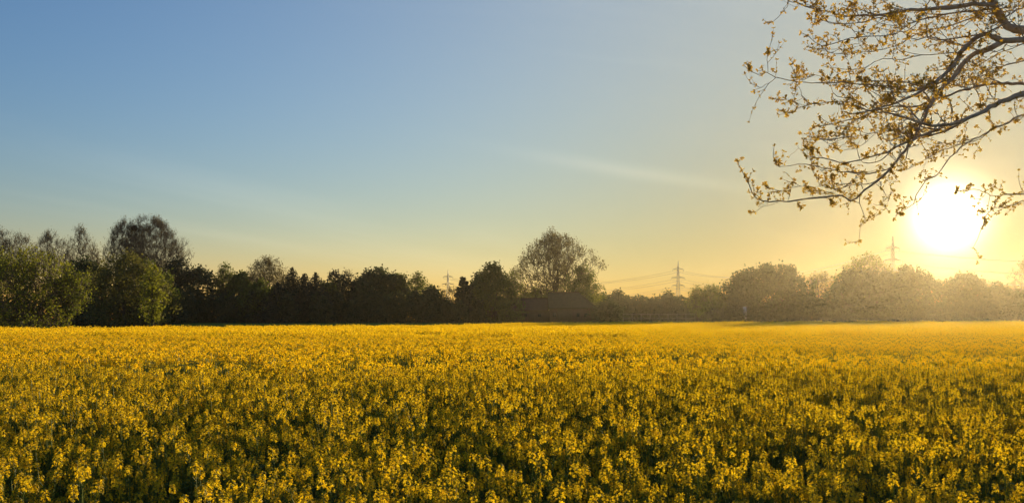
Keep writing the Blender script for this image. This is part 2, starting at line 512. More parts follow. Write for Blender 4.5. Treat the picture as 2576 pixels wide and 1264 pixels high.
def make_tree(name, label, cat, group, pos, H, W, style, seed, leafmat='leaf_mid', cb=.25, kind='round', tips=420,
              leafn=4500, leafs=.42, sig=.55, upk=.6, stems=1, rt=None, twigs=0, dep=1.0, shell=.5, lump=.28, barkm='bark_dark', lean=0.0, aspect=.7):
    rng = np.random.default_rng(seed)
    root = empty(name, tuple(pos))
    tag(root, label, cat, group)
    wood, fol = MB(), MB()
    rt = rt or H * .021
    tp_all = crown_points(rng, tips, W, W * dep, H * cb, H * .985, kind, shell, lump)
    tp_all[:, 0] += lean * tp_all[:, 2]
    alltips = []
    for s in range(stems):
        off = np.array([0, 0, 0.0]) if stems == 1 else np.array([math.cos(s * 2.4 + seed) * W * .05, math.sin(s * 2.4 + seed) * W * .05, 0])
        tp = tp_all[s::stems]
        nt = 9
        hh = H * (cb + (1 - cb) * (.62 if stems == 1 else .45))
        zz = np.linspace(0, hh, nt)
        tr = np.stack([off[0] * (1 + 2 * zz / hh) + lean * zz + np.cumsum(rng.normal(size=nt)) * .012 * W, off[1] * (1 + 2 * zz / hh) + np.cumsum(rng.normal(size=nt)) * .012 * W, zz], 1)
        tr[0] = off; tr[0, 2] = -.25
        N, par, cnt, end = grow(rng, tp, tr, upk)
        add_wood(wood, N, par, cnt, rt / math.sqrt(stems) * 1.1)
        alltips.append(N[end])
    T = np.concatenate(alltips)
    if twigs:
        base = T[rng.integers(0, len(T), twigs)] + rng.normal(size=(twigs, 3)) * .25
        ax = np.array([0, 0, H * cb * .6])
        d = base - ax; d /= np.linalg.norm(d, axis=1)[:, None]
        d = d + rng.normal(size=d.shape) * .5 + np.array([0, 0, .55]); d /= np.linalg.norm(d, axis=1)[:, None]
        Lg = rng.uniform(.4, 1.25, twigs)[:, None] * H / 18
        wood.edges(base, base + d * Lg, .026, .010, 3)
        T = np.concatenate([T, base + d * Lg])
    if leafn:
        c = T[rng.integers(0, len(T), leafn)] + rng.normal(size=(leafn, 3)) * sig
        c[:, 2] = np.maximum(c[:, 2], .08)
        fol.leaves(c, leafs, rng, aspect, fold=.12)
    wood.build('trunk', M[barkm], root)
    if leafn: fol.build('crown', M[leafmat], root)
    return root


def make_spruce(name, label, group, pos, H, W, seed, z0=.04):
    rng = np.random.default_rng(seed)
    root = empty(name, tuple(pos)); tag(root, label, 'conifer', group)
    wood, fol = MB(), MB()
    wood.tube([(0, 0, -.2), (0, 0, H * .5), (0, 0, H)], [H * .018, H * .01, .02], 7)
    z = H * z0
    cen, dirs = [], []
    A, B = [], []
    while z < H * .985:
        t = z / H
        L = W / 2 * (1 - t) ** .85 * rng.uniform(.8, 1.15) + .12
        nb = max(5, int(11 * (1 - t) + 4))
        a0 = rng.uniform(0, 6.28)
        for k in range(nb):
            a = a0 + k * 2 * math.pi / nb + rng.normal() * .15
            Lk = L * rng.uniform(.75, 1.12)
            d = np.array([math.cos(a), math.sin(a), 0])
            A.append((0, 0, z)); B.append(tuple(d * Lk + np.array([0, 0, z - .22 * Lk + .10 * Lk * (t > .6)])))
            ns = max(4, int(Lk / .16))
            for s in rng.uniform(.1, 1.04, ns):
                cen.append(d * Lk * s + np.array([0, 0, z - .28 * Lk * s + .12 * Lk * s * s]) + rng.normal(size=3) * (.10 + .05 * Lk))
        z += H * .028 * (1.15 - .5 * t)
    cen = np.array(cen)
    wood.edges(np.array(A), np.array(B), .035, .01, 3)
    fol.leaves(cen, .55, rng, .45, up=np.array([0, 0, -.5]))
    top = np.stack([rng.normal(size=40) * .05, rng.normal(size=40) * .05, H - rng.random(40) * 1.0], 1)
    fol.leaves(top, .3, rng, .3)
    wood.build('trunk', M['bark_dark'], root); fol.build('crown', M['needle'], root)
    return root


def tree_at(px, top, wpx, d, **kw):
    x = (px - CX) / F * d
    gz_ = float(ground_z(x, d))
    H = CAMZ + (HY - top) / F * d - gz_
    W = wpx / F * d * 1.16
    return dict(pos=(x, d, gz_), H=H, W=W, **kw)


G1, G2, G3, G4 = 'bare poplars on the left skyline', 'trees of the central wood edge', 'spruces in the wood edge', 'trees on the sunlit right side'
BROOM = dict(style='broom', kind='fan', tips=760, leafn=2200, leafs=.26, sig=.3, upk=2.6, twigs=4200, leafmat='leaf_bud', barkm='bark', cb=.22, shell=.45, lump=.2)
DENSE = dict(style='dense', kind='round', tips=300, leafn=6500, leafs=.62, sig=.62, leafmat='leaf_dark', cb=.06)
LACY = dict(style='lacy', kind='round', tips=480, leafn=2600, leafs=.42, sig=.4, twigs=900, leafmat='leaf_mid', cb=.2, barkm='bark_dark')
TREES = [
    # px, top, width, dist, style, overrides, name, label, category, group
    (-12, 578, 80, 262, BROOM, {}, 'poplar_tree', 'bare poplar cut off by the left picture edge, behind the green tree', 'tree', G1),
    (46, 594, 76, 265, BROOM, dict(twigs=2200), 'poplar_tree', 'bare twiggy tree second on the left skyline, crown split in two', 'tree', G1),
    (124, 587, 86, 262, BROOM, dict(kind='oval'), 'poplar_tree', 'dense bare rounded tree third on the left skyline', 'tree', G1),
    (203, 577, 74, 258, BROOM, dict(kind='oval', twigs=2400, cb=.2), 'poplar_tree', 'tall narrow bare tree beside the slim pale birch', 'tree', G1),
    (237, 618, 30, 264, BROOM, dict(kind='oval', twigs=900, tips=250, leafn=700), 'poplar_tree', 'small brown bare tree leaning on the tall narrow one', 'tree', G1),
    (264, 626, 36, 270, BROOM, dict(kind='oval', twigs=350, tips=170, leafn=150, barkm='twig'), 'birch_tree', 'slim pale see-through birch between the bare trees', 'tree', G1),
    (316, 562, 82, 258, BROOM, dict(twigs=5500, tips=900, leafn=2800), 'poplar_tree', 'big dark bare tree with a round nest in its top', 'tree', G1),
    (384, 555, 128, 262, BROOM, dict(twigs=9500, tips=1400, leafn=4200), 'poplar_tree', 'largest bare brown tree with fan of upright branches', 'tree', G1),
    (436, 606, 60, 266, BROOM, dict(twigs=900, tips=300, leafn=400, lean=.10), 'poplar_tree', 'thin bare tree leaning right beside the largest fan', 'tree', G1),
    # left foreground trees
    (72, 640, 205, 104, LACY, dict(kind='globe', lump=.5, shell=.62, leafmat='leaf_yellow', leafn=10500, leafs=.19, sig=.2, tips=760, cb=.14, stems=4, twigs=2200, rt=.34, barkm='bark'), 'lime_tree', 'yellow green spreading tree with several stems at the field edge', 'tree', None),
    (-38, 655, 150, 108, LACY, dict(kind='globe', lump=.5, shell=.62, leafmat='leaf_mid', leafn=7000, leafs=.20, sig=.25, tips=420, cb=.08, stems=2, twigs=1200, barkm='bark'), 'lime_tree', 'green tree half outside the left picture edge', 'tree', None),
    (172, 690, 74, 106, LACY, dict(kind='fan', lump=.6, shell=.7, leafmat='leaf_mid', leafn=2600, leafs=.18, sig=.18, tips=300, cb=.28, twigs=700, barkm='bark'), 'lime_tree', 'small single-stemmed green tree standing beside the yellow green one', 'tree', None),
    (214, 664, 120, 205, DENSE, dict(leafmat='leaf_dark', leafn=7000), 'maple_tree', 'dark leafy tree filling the gap below the narrow bare tree', 'tree', None),
    (318, 652, 170, 172, DENSE, dict(kind='globe', lump=.35, leafmat='leaf_olive', leafn=12000, leafs=.36, sig=.42, tips=620, cb=.02, twigs=1500), 'maple_tree', 'brownish budding round tree reaching down to the ground', 'tree', None),
    (384, 668, 52, 165, DENSE, dict(leafmat='leaf_yellow', leafn=2600, leafs=.32, tips=240, cb=.12, kind='oval', lump=.8, shell=.7, sig=.35), 'maple_tree', 'narrow yellow green tree on the brown tree\'s sunny edge', 'tree', None),
    (360, 665, 130, 215, DENSE, dict(leafmat='leaf_mid', leafn=6500), 'maple_tree', 'green tree between the brown budding tree and the bare fan', 'tree', None),
    # central wood edge
    (444, 652, 74, 250, DENSE, dict(leafmat='needle', kind='umbrella', leafn=5000, leafs=.5, cb=.2, lump=.5), 'pine_tree', 'dark pine right of the bare fan tree', 'tree', G2),
    (500, 680, 108, 252, DENSE, dict(), 'oak_tree', 'dark rounded leafy tree right of the dark pine', 'tree', G2),
    (565, 670, 56, 255, LACY, dict(leafn=2600, leafs=.45), 'ash_tree', 'airy small-crowned tree left of the round brown one', 'tree', G2),
    (607, 690, 80, 254, DENSE, dict(leafmat='leaf_mid', leafn=4500), 'oak_tree', 'low green tree tucked left of the round brown one', 'tree', G2),
    (673, 654, 104, 258, BROOM, dict(kind='round', twigs=4500, tips=800, leafn=5200, leafs=.34, sig=.4, cb=.2), 'poplar_tree', 'round brown budding tree left of the spruces', 'tree', G2),
    (655, 712, 90, 246, DENSE, dict(leafmat='leaf_mid', leafn=4200), 'oak_tree', 'green bushy tree under the round brown crown', 'tree', G2),
    (826, 715, 70, 255, DENSE, dict(leafmat='leaf_mid', leafn=3800), 'oak_tree', 'yellowish green tree between spruces and slim pine', 'tree', G2),
    (843, 681, 46, 258, DENSE, dict(leafmat='needle', kind='umbrella', leafn=1500, leafs=.5, tips=90, cb=.45, lump=.7, sig=.4), 'pine_tree', 'slim gappy pine next to the smooth dome tree', 'tree', G2),
    (874, 688, 46, 252, DENSE, dict(leafmat='needle', kind='shrub', leafn=5500, leafs=.34, shell=.3, lump=.06, cb=.1), 'yew_tree', 'smooth dark dome-shaped tree', 'tree', G2),
    (950, 682, 128, 255, DENSE, dict(kind='umbrella', leafn=7500, lump=.45, cb=.15), 'oak_tree', 'wide dark tree with knobbly crown and sky gaps', 'tree', G2),
    (908, 700, 60, 258, DENSE, dict(leafn=3600, lump=.45), 'oak_tree', 'small dark tree between dome tree and wide tree', 'tree', G2),
    (1008, 694, 52, 257, DENSE, dict(leafmat='leaf_mid', kind='oval', leafn=2800, leafs=.5), 'oak_tree', 'pointed green tree at the wide tree\'s right edge', 'tree', G2),
    (1050, 694, 62, 262, LACY, dict(leafn=2400, leafs=.45), 'ash_tree', 'light green airy tree left of the farthest pylon', 'tree', G2),
    (1088, 726, 54, 250, DENSE, dict(leafn=2600), 'hazel_bush', 'low dark bush just left of the farthest pylon', 'bush', G2),
    (1128, 722, 70, 262, LACY, dict(leafn=500, twigs=1400, leafmat='leaf_bud', tips=240), 'hazel_bush', 'bare reddish bush in front of the farthest pylon', 'bush', G2),
    (1240, 659, 116, 256, DENSE, dict(kind='dome', leafmat='leaf_mid', leafn=11000, leafs=.5, tips=480, lump=.2, cb=.0), 'beech_tree', 'dense pointed green tree between column cypress and farm', 'tree', G2),
    (1208, 690, 60, 262, DENSE, dict(kind='oval', leafmat='leaf_dark', leafn=3800), 'beech_tree', 'dark shoulder tree left of the dense pointed one', 'tree', G2),
    (1292, 688, 62, 275, LACY, dict(leafmat='leaf_yellow', leafn=2300, leafs=.4), 'ash_tree', 'light yellow tree showing between pointed tree and great tree', 'tree', G2),
    (1394, 594, 164, 284, LACY, dict(kind='globe', leafmat='leaf_bud', leafn=12000, leafs=.38, sig=.34, tips=1700, twigs=6000, cb=.12, stems=1, rt=.75, lump=.3, upk=.9), 'plane_tree', 'great round half-leafed tree rising behind the farm roof', 'tree', None),
    (1462, 672, 92, 278, DENSE, dict(leafmat='leaf_mid', leafn=5600, leafs=.48, lump=.4, cb=.1), 'oak_tree', 'green tree hugging the great tree\'s lower right side', 'tree', None),
    (1350, 728, 110, 279, DENSE, dict(leafmat='leaf_yellow', leafn=4200, leafs=.5), 'lilac_bush', 'light green bushes showing just above the long farm roof', 'bush', None),
    (1488, 735, 56, 282, DENSE, dict(leafmat='leaf_yellow', leafn=2600, leafs=.45), 'lilac_bush', 'bright green bush behind the sloping end of the barn', 'bush', None),
    (1525, 762, 76, 262, DENSE, dict(kind='shrub', leafn=4200, leafs=.5, cb=0), 'holly_bush', 'dark bush at the barn\'s right end beside the paddock rails', 'bush', None),
    # far middle
    (1553, 734, 34, 380, DENSE, dict(leafn=2400, leafs=.8, sig=.8), 'oak_tree', 'small tree poking above the far wood, nearer the barn', 'tree', None),
    (1681, 737, 34, 380, DENSE, dict(leafn=2400, leafs=.8, sig=.8), 'oak_tree', 'small tree poking above the far wood, just left of middle pylon', 'tree', None),
    (1756, 724, 44, 285, LACY, dict(leafn=1500, leafs=.42), 'birch_tree', 'small gappy tree right of the middle pylon', 'tree', G4),
    (1790, 718, 52, 282, LACY, dict(leafn=2000, leafs=.42), 'birch_tree', 'light leafy tree left of the big dense right-hand tree', 'tree', G4),
    (1872, 690, 100, 268, DENSE, dict(leafn=7500, lump=.2, cb=0), 'chestnut_tree', 'left half of the big dense tree pair behind the banner', 'tree', G4),
    (1942, 671, 164, 262, DENSE, dict(kind='globe', leafn=15000, tips=520, lump=.2, cb=0), 'chestnut_tree', 'big dense broad tree right of the white banner', 'tree', G4),
    (2062, 688, 84, 275, LACY, dict(leafmat='leaf_bud', leafn=1700, twigs=1800, leafs=.38), 'birch_tree', 'half-bare tree in the dip between the two big trees', 'tree', G4),
    (2030, 745, 110, 258, DENSE, dict(leafn=4600, kind='shrub', cb=0), 'hazel_bush', 'bushes filling below the half-bare tree on the right', 'bush', G4),
    (2185, 648, 160, 268, LACY, dict(leafmat='leaf_mid', leafn=4200, tips=700, twigs=1600, leafs=.5, cb=.1), 'oak_tree', 'tall tree with lacy top below the nearest pylon', 'tree', G4),
    (2146, 684, 110, 258, DENSE, dict(leafn=8500, cb=0, lump=.15), 'oak_tree', 'dense tree at the foot of the lacy-topped one', 'tree', G4),
    (2282, 681, 160, 262, DENSE, dict(kind='globe', leafn=14000, tips=520, cb=0, lump=.12), 'chestnut_tree', 'broad smooth-crowned tree directly under the sun', 'tree', G4),
    (2212, 682, 130, 256, DENSE, dict(leafn=10000, cb=0, lump=.15), 'oak_tree', 'dense tree between lacy top and smooth broad crown', 'tree', G4),
    (2430, 691, 104, 272, DENSE, dict(kind='globe', leafn=8500, lump=.18, cb=0), 'chestnut_tree', 'rounded tree alone right of the sun\'s gap', 'tree', G4),
    (2512, 714, 76, 275, DENSE, dict(leafn=4500, cb=0), 'oak_tree', 'smaller rounded tree second from the right edge', 'tree', G4),
    (2562, 735, 90, 264, DENSE, dict(leafn=5200, cb=0), 'oak_tree', 'leafy tree cut by the right picture edge', 'tree', G4),
    (2592, 650, 90, 262, BROOM, dict(twigs=1600, tips=420, leafn=500), 'ash_tree', 'bare twiggy tree at the right picture edge', 'tree', G4),
    (2470, 765, 130, 262, DENSE, dict(leafn=4500, kind='shrub', cb=0), 'hazel_bush', 'low bushes in the gap at the far right', 'bush', G4),
    (2372, 770, 80, 266, DENSE, dict(leafn=3200, kind='shrub', cb=0), 'hazel_bush', 'low bushes in the V gap under the sun', 'bush', G4),
    (1815, 752, 80, 268, DENSE, dict(leafn=3800, kind='shrub', cb=0, leafmat='leaf_mid'), 'hazel_bush', 'green bushes left of the white banner', 'bush', G4),
]
for i, (px, top, wpx, d, sty, ov, name, label, cat, grp) in enumerate(TREES):
    kw = dict(sty); kw.update(ov)
    make_tree(name, label, cat, grp, seed=100 + i, **tree_at(px, top, wpx, d, **kw))

for i, (px, top, w, d, lab) in enumerate([(735, 671, 50, 248, 'tallest dark spruce, leftmost of the spruce clump'), (766, 687, 50, 250, 'middle spruce of the dark clump'),
                                          (794, 684, 44, 247, 'slender spruce at the right end of the clump'), (700, 712, 60, 244, 'low broad spruce half hidden left of the clump')]):
    k = tree_at(px, top, w, d)
    make_spruce('spruce_tree', lab, G3, k['pos'], k['H'], k['W'] * 3.1, 300 + i)
k = tree_at(1165, 699, 34, 246)
root = make_tree('cypress_tree', 'slim dark column-shaped cypress left of the dense green tree', 'conifer', None, k['pos'], k['H'], k['W'], 'column', 330,
                 leafmat='needle', kind='column', tips=260, leafn=7500, leafs=.42, sig=.2, shell=.4, lump=.05, cb=.02)

# dark undergrowth at the foot of the wood and the far wood behind: uncountable masses
rng = np.random.default_rng(5)


def mass(name, label, pts, seed, leafs, mat, sig):
    rg = np.random.default_rng(seed)
    mb = MB()
    for (x, y, z, h, w, nl) in pts:
        c = crown_points(rg, nl, w, w * .8, 0, h, 'shrub', .4, .3) + np.array([x, y, z])
        mb.leaves(c + rg.normal(size=c.shape) * sig, leafs, rg, .7, fold=.1)
    return tag(mb.build(name, M[mat]), label, 'undergrowth', None, 'stuff')


pts = []
for px in np.arange(395, 1215, 15):
    d = 246 + rng.uniform(-5, 6) - 22 * float(sstep(520, 400, px))
    x = (px + rng.normal() * 4 - CX) / F * d
    pts.append((x, d, float(ground_z(x, d)), rng.uniform(5.2, 8.6) * (1 - .25 * float(sstep(1050, 1180, px))), rng.uniform(3.4, 5.2), 900))
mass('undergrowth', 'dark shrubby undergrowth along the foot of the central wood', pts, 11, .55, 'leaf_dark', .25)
pts = []
for px in np.arange(1490, 1850, 8):
    d = 400 + rng.uniform(-12, 12)
    x = (px - CX) / F * d
    top = np.interp(px, [1490, 1560, 1640, 1700, 1760, 1850], [742, 745, 745, 748, 752, 745]) + rng.normal() * 3
    z = float(ground_z(x, d))
    pts.append((x, d, z, CAMZ + (HY - top) / F * d - z, rng.uniform(5, 8), 420))
tag(mass('far_woodland', 'far low wood on the horizon behind the paddock', pts, 12, 1.0, 'leaf_dark', .5), cat='woodland')
pts = []
for px in np.arange(1795, 3300, 22):
    d = 256 + rng.uniform(-3, 6)
    x = (px - CX) / F * d
    pts.append((x, d, float(ground_z(x, d)), rng.uniform(3.0, 5.5) + 4.5 * float(sstep(2600, 2800, px)), rng.uniform(3.5, 5.5), 520))
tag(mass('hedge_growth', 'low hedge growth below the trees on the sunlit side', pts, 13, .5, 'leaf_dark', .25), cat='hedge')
pts = []
for px in np.concatenate([np.arange(-560, -60, 20), np.arange(-60, 420, 16)]):
    d = 190 + rng.uniform(-3, 6)
    x = (px - CX) / F * d
    pts.append((x, d, float(ground_z(x, d)), rng.uniform(2.2, 4.2) + (3.5 if px < 0 else 1.6 if px < 150 else 0), rng.uniform(3., 4.4), 520))
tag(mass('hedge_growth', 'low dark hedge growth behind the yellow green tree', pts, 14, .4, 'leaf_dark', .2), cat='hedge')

# the round nest in the big bare tree
c = P(338, 573, 256)
rg = np.random.default_rng(77)
nb_ = MB()
d = rg.normal(size=(420, 3)); d /= np.linalg.norm(d, axis=1)[:, None]
a = d * rg.uniform(.45, .72, 420)[:, None]
e = np.cross(d, rg.normal(size=(420, 3))); e /= np.linalg.norm(e, axis=1)[:, None]
nb_.edges(a - e * .35, a + e * .35, .035, .02, 3)
tag(nb_.build('bird_nest', M['nest'], loc=tuple(c)), 'dark round nest high in the bare tree', 'nest')

# ------------------------------------------------------------------ farm buildings


def wave_mat(name, c0, c1, scale, axis='Z', rough=.85):
    m, n, l, out = newmat(name)
    b = n.new('ShaderNodeBsdfPrincipled'); b.inputs['Roughness'].default_value = rough; b.inputs['Specular IOR Level'].default_value = .1
    tc = n.new('ShaderNodeTexCoord')
    w = n.new('ShaderNodeTexWave'); w.bands_direction = axis; w.inputs['Scale'].default_value = scale; w.inputs['Distortion'].default_value = .6
    nz = n.new('ShaderNodeTexNoise'); nz.inputs['Scale'].default_value = 1.3; nz.inputs['Detail'].default_value = 8
    l.new(tc.outputs['Object'], w.inputs['Vector']); l.new(tc.outputs['Object'], nz.inputs['Vector'])
    mm = n.new('ShaderNodeMix'); mm.data_type = 'FLOAT'; mm.inputs[0].default_value = .65
    l.new(w.outputs['Fac'], mm.inputs[2]); l.new(nz.outputs['Fac'], mm.inputs[3])
    l.new(ramp(n, l, mm.outputs[0], ((.25, c0), (.75, c1))), b.inputs['Base Color'])
    bp = n.new('ShaderNodeBump'); bp.inputs['Strength'].default_value = .4
    l.new(w.outputs['Fac'], bp.inputs['Height']); l.new(bp.outputs[0], b.inputs['Normal'])
    l.new(b.outputs[0], out.inputs[0])
    return m


M['roof_red'] = wave_mat('roof_tiles_red_brown', (.075, .042, .030), (.14, .075, .052), 3.2)
M['roof_moss'] = wave_mat('roof_tiles_mossy', (.055, .045, .026), (.10, .080, .046), 3.2)
M['brick'] = wave_mat('brick_wall', (.085, .055, .042), (.15, .10, .075), 6.0)
M['timber'] = wave_mat('timber_boards', (.07, .052, .036), (.13, .098, .068), 4.0, 'X')
M['white_wood'] = solid_mat('white_painted_wood', (.58, .56, .50), (.78, .76, .70), 6, .6)
M['steel'] = solid_mat('galvanised_steel', (.26, .27, .27), (.40, .41, .40), 3, .5, .6)
M['cable'] = solid_mat('aluminium_cable', (.20, .20, .20), (.30, .30, .30), 3, .5, .7)
M['weathered'] = solid_mat('weathered_rail_wood', (.13, .115, .09), (.22, .20, .16), 6, .8)
M['banner'] = solid_mat('white_banner_cloth', (.74, .73, .72), (.84, .83, .82), 2, .8)
m, n, l, out = newmat('window_glass')
b = n.new('ShaderNodeBsdfPrincipled'); b.inputs['Base Color'].default_value = (.03, .035, .04, 1); b.inputs['Roughness'].default_value = .08
l.new(b.outputs[0], out.inputs[0]); M['pane'] = m


def slab(mb, quad, th):
    """A roof plane with thickness."""
    v = np.array(quad, float); nrm_ = np.cross(v[1] - v[0], v[2] - v[0]); nrm_ /= np.linalg.norm(nrm_)
    k = len(v)
    vv = np.vstack([v, v - nrm_ * th])
    mb.add(vv[:k], [tuple(range(k))]); mb.add(vv[k:], [tuple(range(k))[::-1]])
    for i in range(k):
        j = (i + 1) % k
        mb.add([vv[j], vv[i], vv[k + i], vv[k + j]], [(0, 1, 2, 3)])


def windows(root, xs_, y, z, w=.9, h=1.1):
    for x in xs_:
        f = MB()
        f.box((x - w / 2, y - .06, z), (x - w / 2 + .09, y, z + h)); f.box((x + w / 2 - .09, y - .06, z), (x + w / 2, y, z + h))
        f.box((x - w / 2 + .09, y - .06, z), (x + w / 2 - .09, y, z + .09)); f.box((x - w / 2 + .09, y - .06, z + h - .09), (x + w / 2 - .09, y, z + h))
        f.box((x - .03, y - .05, z + .09), (x + .03, y, z + h - .09))
        wo = f.build('window', M['timber'], root)
        for sx in (-1, 1):
            a, b_ = sorted((x + sx * .03, x + sx * (w / 2 - .09)))
            MB().box((a, y - .03, z + .09), (b_, y - .012, z + h - .09)).build('pane', M['pane'], wo)


def door(root, x, y, w, h, boards):
    d = MB()
    d.box((x - w / 2 - .12, y - .08, 0), (x - w / 2, y, h + .12)); d.box((x + w / 2, y - .08, 0), (x + w / 2 + .12, y, h + .12)); d.box((x - w / 2, y - .08, h), (x + w / 2, y, h + .12))
    do = d.build('door', M['timber'], root)
    bw = w / boards
    for i in range(boards):
        MB().box((x - w / 2 + i * bw + .01, y - .05 - .008 * (i % 2), .03), (x - w / 2 + (i + 1) * bw - .01, y - .012, h - .01)).build('plank', M['timber'], do)


DB = 268.0
S = DB / F
bz = float(ground_z(5, DB))
# main barn with hipped end
bx0, bx1, rdg1 = (1378 - CX) * S, (1500 - CX) * S, (1456 - CX) * S
root = empty('barn', (0, DB, bz)); tag(root, 'big dark barn with hipped mossy roof below the great tree', 'barn')
yh, eav, rz_ = 5.4, 3.5, CAMZ + (HY - 735) * S - bz
w_ = MB().box((bx0 + .5, -yh + .7, -.3), (bx1 - .5, yh - .7, eav + .1))
w_.add([(bx0 + .5, -yh + .7, eav + .1), (bx0 + .5, 0, rz_ - .35), (bx0 + .5, yh - .7, eav + .1)], [(0, 1, 2)])
w_.build('wall', M['brick'], root)
r_ = MB()
slab(r_, [(bx0, -yh, eav), (bx1, -yh, eav), (rdg1, 0, rz_), (bx0, 0, rz_)], .18)
slab(r_, [(bx1, yh, eav), (bx0, yh, eav), (bx0, 0, rz_), (rdg1, 0, rz_)], .18)
slab(r_, [(bx1, -yh, eav), (bx1, yh, eav), (rdg1, 0, rz_)], .18)
ro = r_.build('roof', M['roof_moss'], root)
MB().tube([(bx0, 0, rz_ + .03), (rdg1, 0, rz_ + .03)], .13, 6).build('ridge_cap', M['roof_red'], ro)
door(root, bx0 + 4.2, -yh + .7, 3.4, 3.1, 10)
windows(root, [bx0 + 1.6, bx0 + 7.6, bx0 + 9.6], -yh + .7, 1.2)
# long wing
root = empty('stable_building', (0, DB + 1.2, bz)); tag(root, 'long low red-roofed stable wing adjoining the barn on its left', 'stable')
lx0, lx1 = (1206 - CX) * S, bx0 + .47
yh, eav, rz_ = 4.6, 2.9, CAMZ + (HY - 750) * (DB + 1.2) / F - bz
w_ = MB().box((lx0 + .4, -yh + .5, -.3), (lx1, yh - .5, eav + .1))
w_.add([(lx0 + .4, -yh + .5, eav + .1), (lx0 + .4, 0, rz_ - .3), (lx0 + .4, yh - .5, eav + .1)], [(0, 1, 2)])
w_.build('wall', M['brick'], root)
r_ = MB()
slab(r_, [(lx0, -yh, eav), (lx1 - .5, -yh, eav), (lx1 - .5, 0, rz_), (lx0, 0, rz_)], .16)
slab(r_, [(lx1 - .5, yh, eav), (lx0, yh, eav), (lx0, 0, rz_), (lx1 - .5, 0, rz_)], .16)
ro = r_.build('roof', M['roof_red'], root)
MB().tube([(lx0, 0, rz_ + .03), (lx1 - .5, 0, rz_ + .03)], .12, 6).build('ridge_cap', M['roof_red'], ro)
fx = (1253 - CX) * S
MB().tube([(fx, -2.6, 3.6), (fx, -2.6, 6.3)], .13, 8).tube([(fx, -2.6, 6.3), (fx, -2.6, 6.45)], .22, 8).build('flue', M['steel'], ro)
door(root, lx0 + 8.5, -yh + .5, 1.3, 2.2, 6)
door(root, lx0 + 13.5, -yh + .5, 1.3, 2.2, 6)
windows(root, [lx0 + 6.2, lx0 + 10.6, lx0 + 12, lx0 + 15.6], -yh + .5, 1.2, .8, .9)
# lean-to shed in front
root = empty('open_shed', (0, DB - 8.6, bz)); tag(root, 'low dark timber shed standing before the stable\'s left end', 'shed')
sx0, sx1 = (1178 - CX) * S, (1256 - CX) * S
for px_ in np.linspace(sx0 + .15, sx1 - .15, 4):
    MB().box((px_ - .09, -2.09, -.2), (px_ + .09, -1.91, 2.5)).build('post', M['timber'], root)
MB().box((sx0, 1.85, -.2), (sx1, 2.0, 3.2)).box((sx0, -1.9, -.2), (sx0 + .12, 1.85, 2.55)).box((sx1 - .12, -1.9, -.2), (sx1, 1.85, 2.55)).build('wall', M['timber'], root)
r_ = MB(); slab(r_, [(sx0 - .35, -2.6, 2.55), (sx1 + .35, -2.6, 2.55), (sx1 + .35, 2.4, 3.4), (sx0 - .35, 2.4, 3.4)], .1)
r_.build('roof', M['roof_red'], root)

# paddock rails
DF = 258.0
S = DF / F
fz = float(ground_z(40, DF))
x0, x1 = (1568 - CX) * S, (1748 - CX) * S
root = empty('paddock_fence', (x0, DF, fz)); tag(root, 'pale two-rail paddock fence right of the barn', 'fence')
L = x1 - x0
npost = 9
for i in range(npost):
    x = L * i / (npost - 1)
    MB().box((x - .07, -.07, -.3), (x + .07, .07, 2.12)).build('post', M['weathered'], root)
for z in (.88, 1.92):
    for i in range(npost - 1):
        a, b_ = L * i / (npost - 1) + .005, L * (i + 1) / (npost - 1) - .005
        MB().box((a, -.115, z), (b_, -.074, z + .16)).build('rail', M['weathered'], root)

# white feather banner on its pole
DBN = 257.0
c = P(1877, 801, DBN); bzz = float(ground_z(c[0], DBN))
root = empty('feather_banner', (c[0], DBN, bzz)); tag(root, 'white upright feather banner before the dense trees', 'banner')
top = CAMZ + (HY - 770) * DBN / F - bzz
MB().tube([(.1, 0, -.2), (.1, 0, top * .5), (.08, 0, top * .9), (-.1, 0, top + .05), (-.55, 0, top + .08)], [.03, .028, .022, .018, .014], 6).build('pole', M['steel'], root)
tt = np.linspace(0, 1, 12)
left = np.stack([.06 - .92 * (.12 + .88 * tt ** .35), .05 * np.sin(tt * 5), .55 + (top - .62) * tt], 1)
left[:3, 0] = np.linspace(.0, left[3, 0], 4)[:3]
right = np.stack([np.full(12, .065), np.zeros(12), .45 + (top - .5) * tt], 1)
for off, nm in ((0, 'flag_cloth'),):
    mb = MB()
    for dy in (-.006, .006):
        v = np.concatenate([left, right]); v[:, 1] += dy
        f = [(i, i + 12, i + 13, i + 1) for i in range(11)]
        mb.add(v, f)
    mb.build(nm, M['banner'], root)

# ------------------------------------------------------------------ pylons and power lines
PH = 42.0   # drawn height before scaling


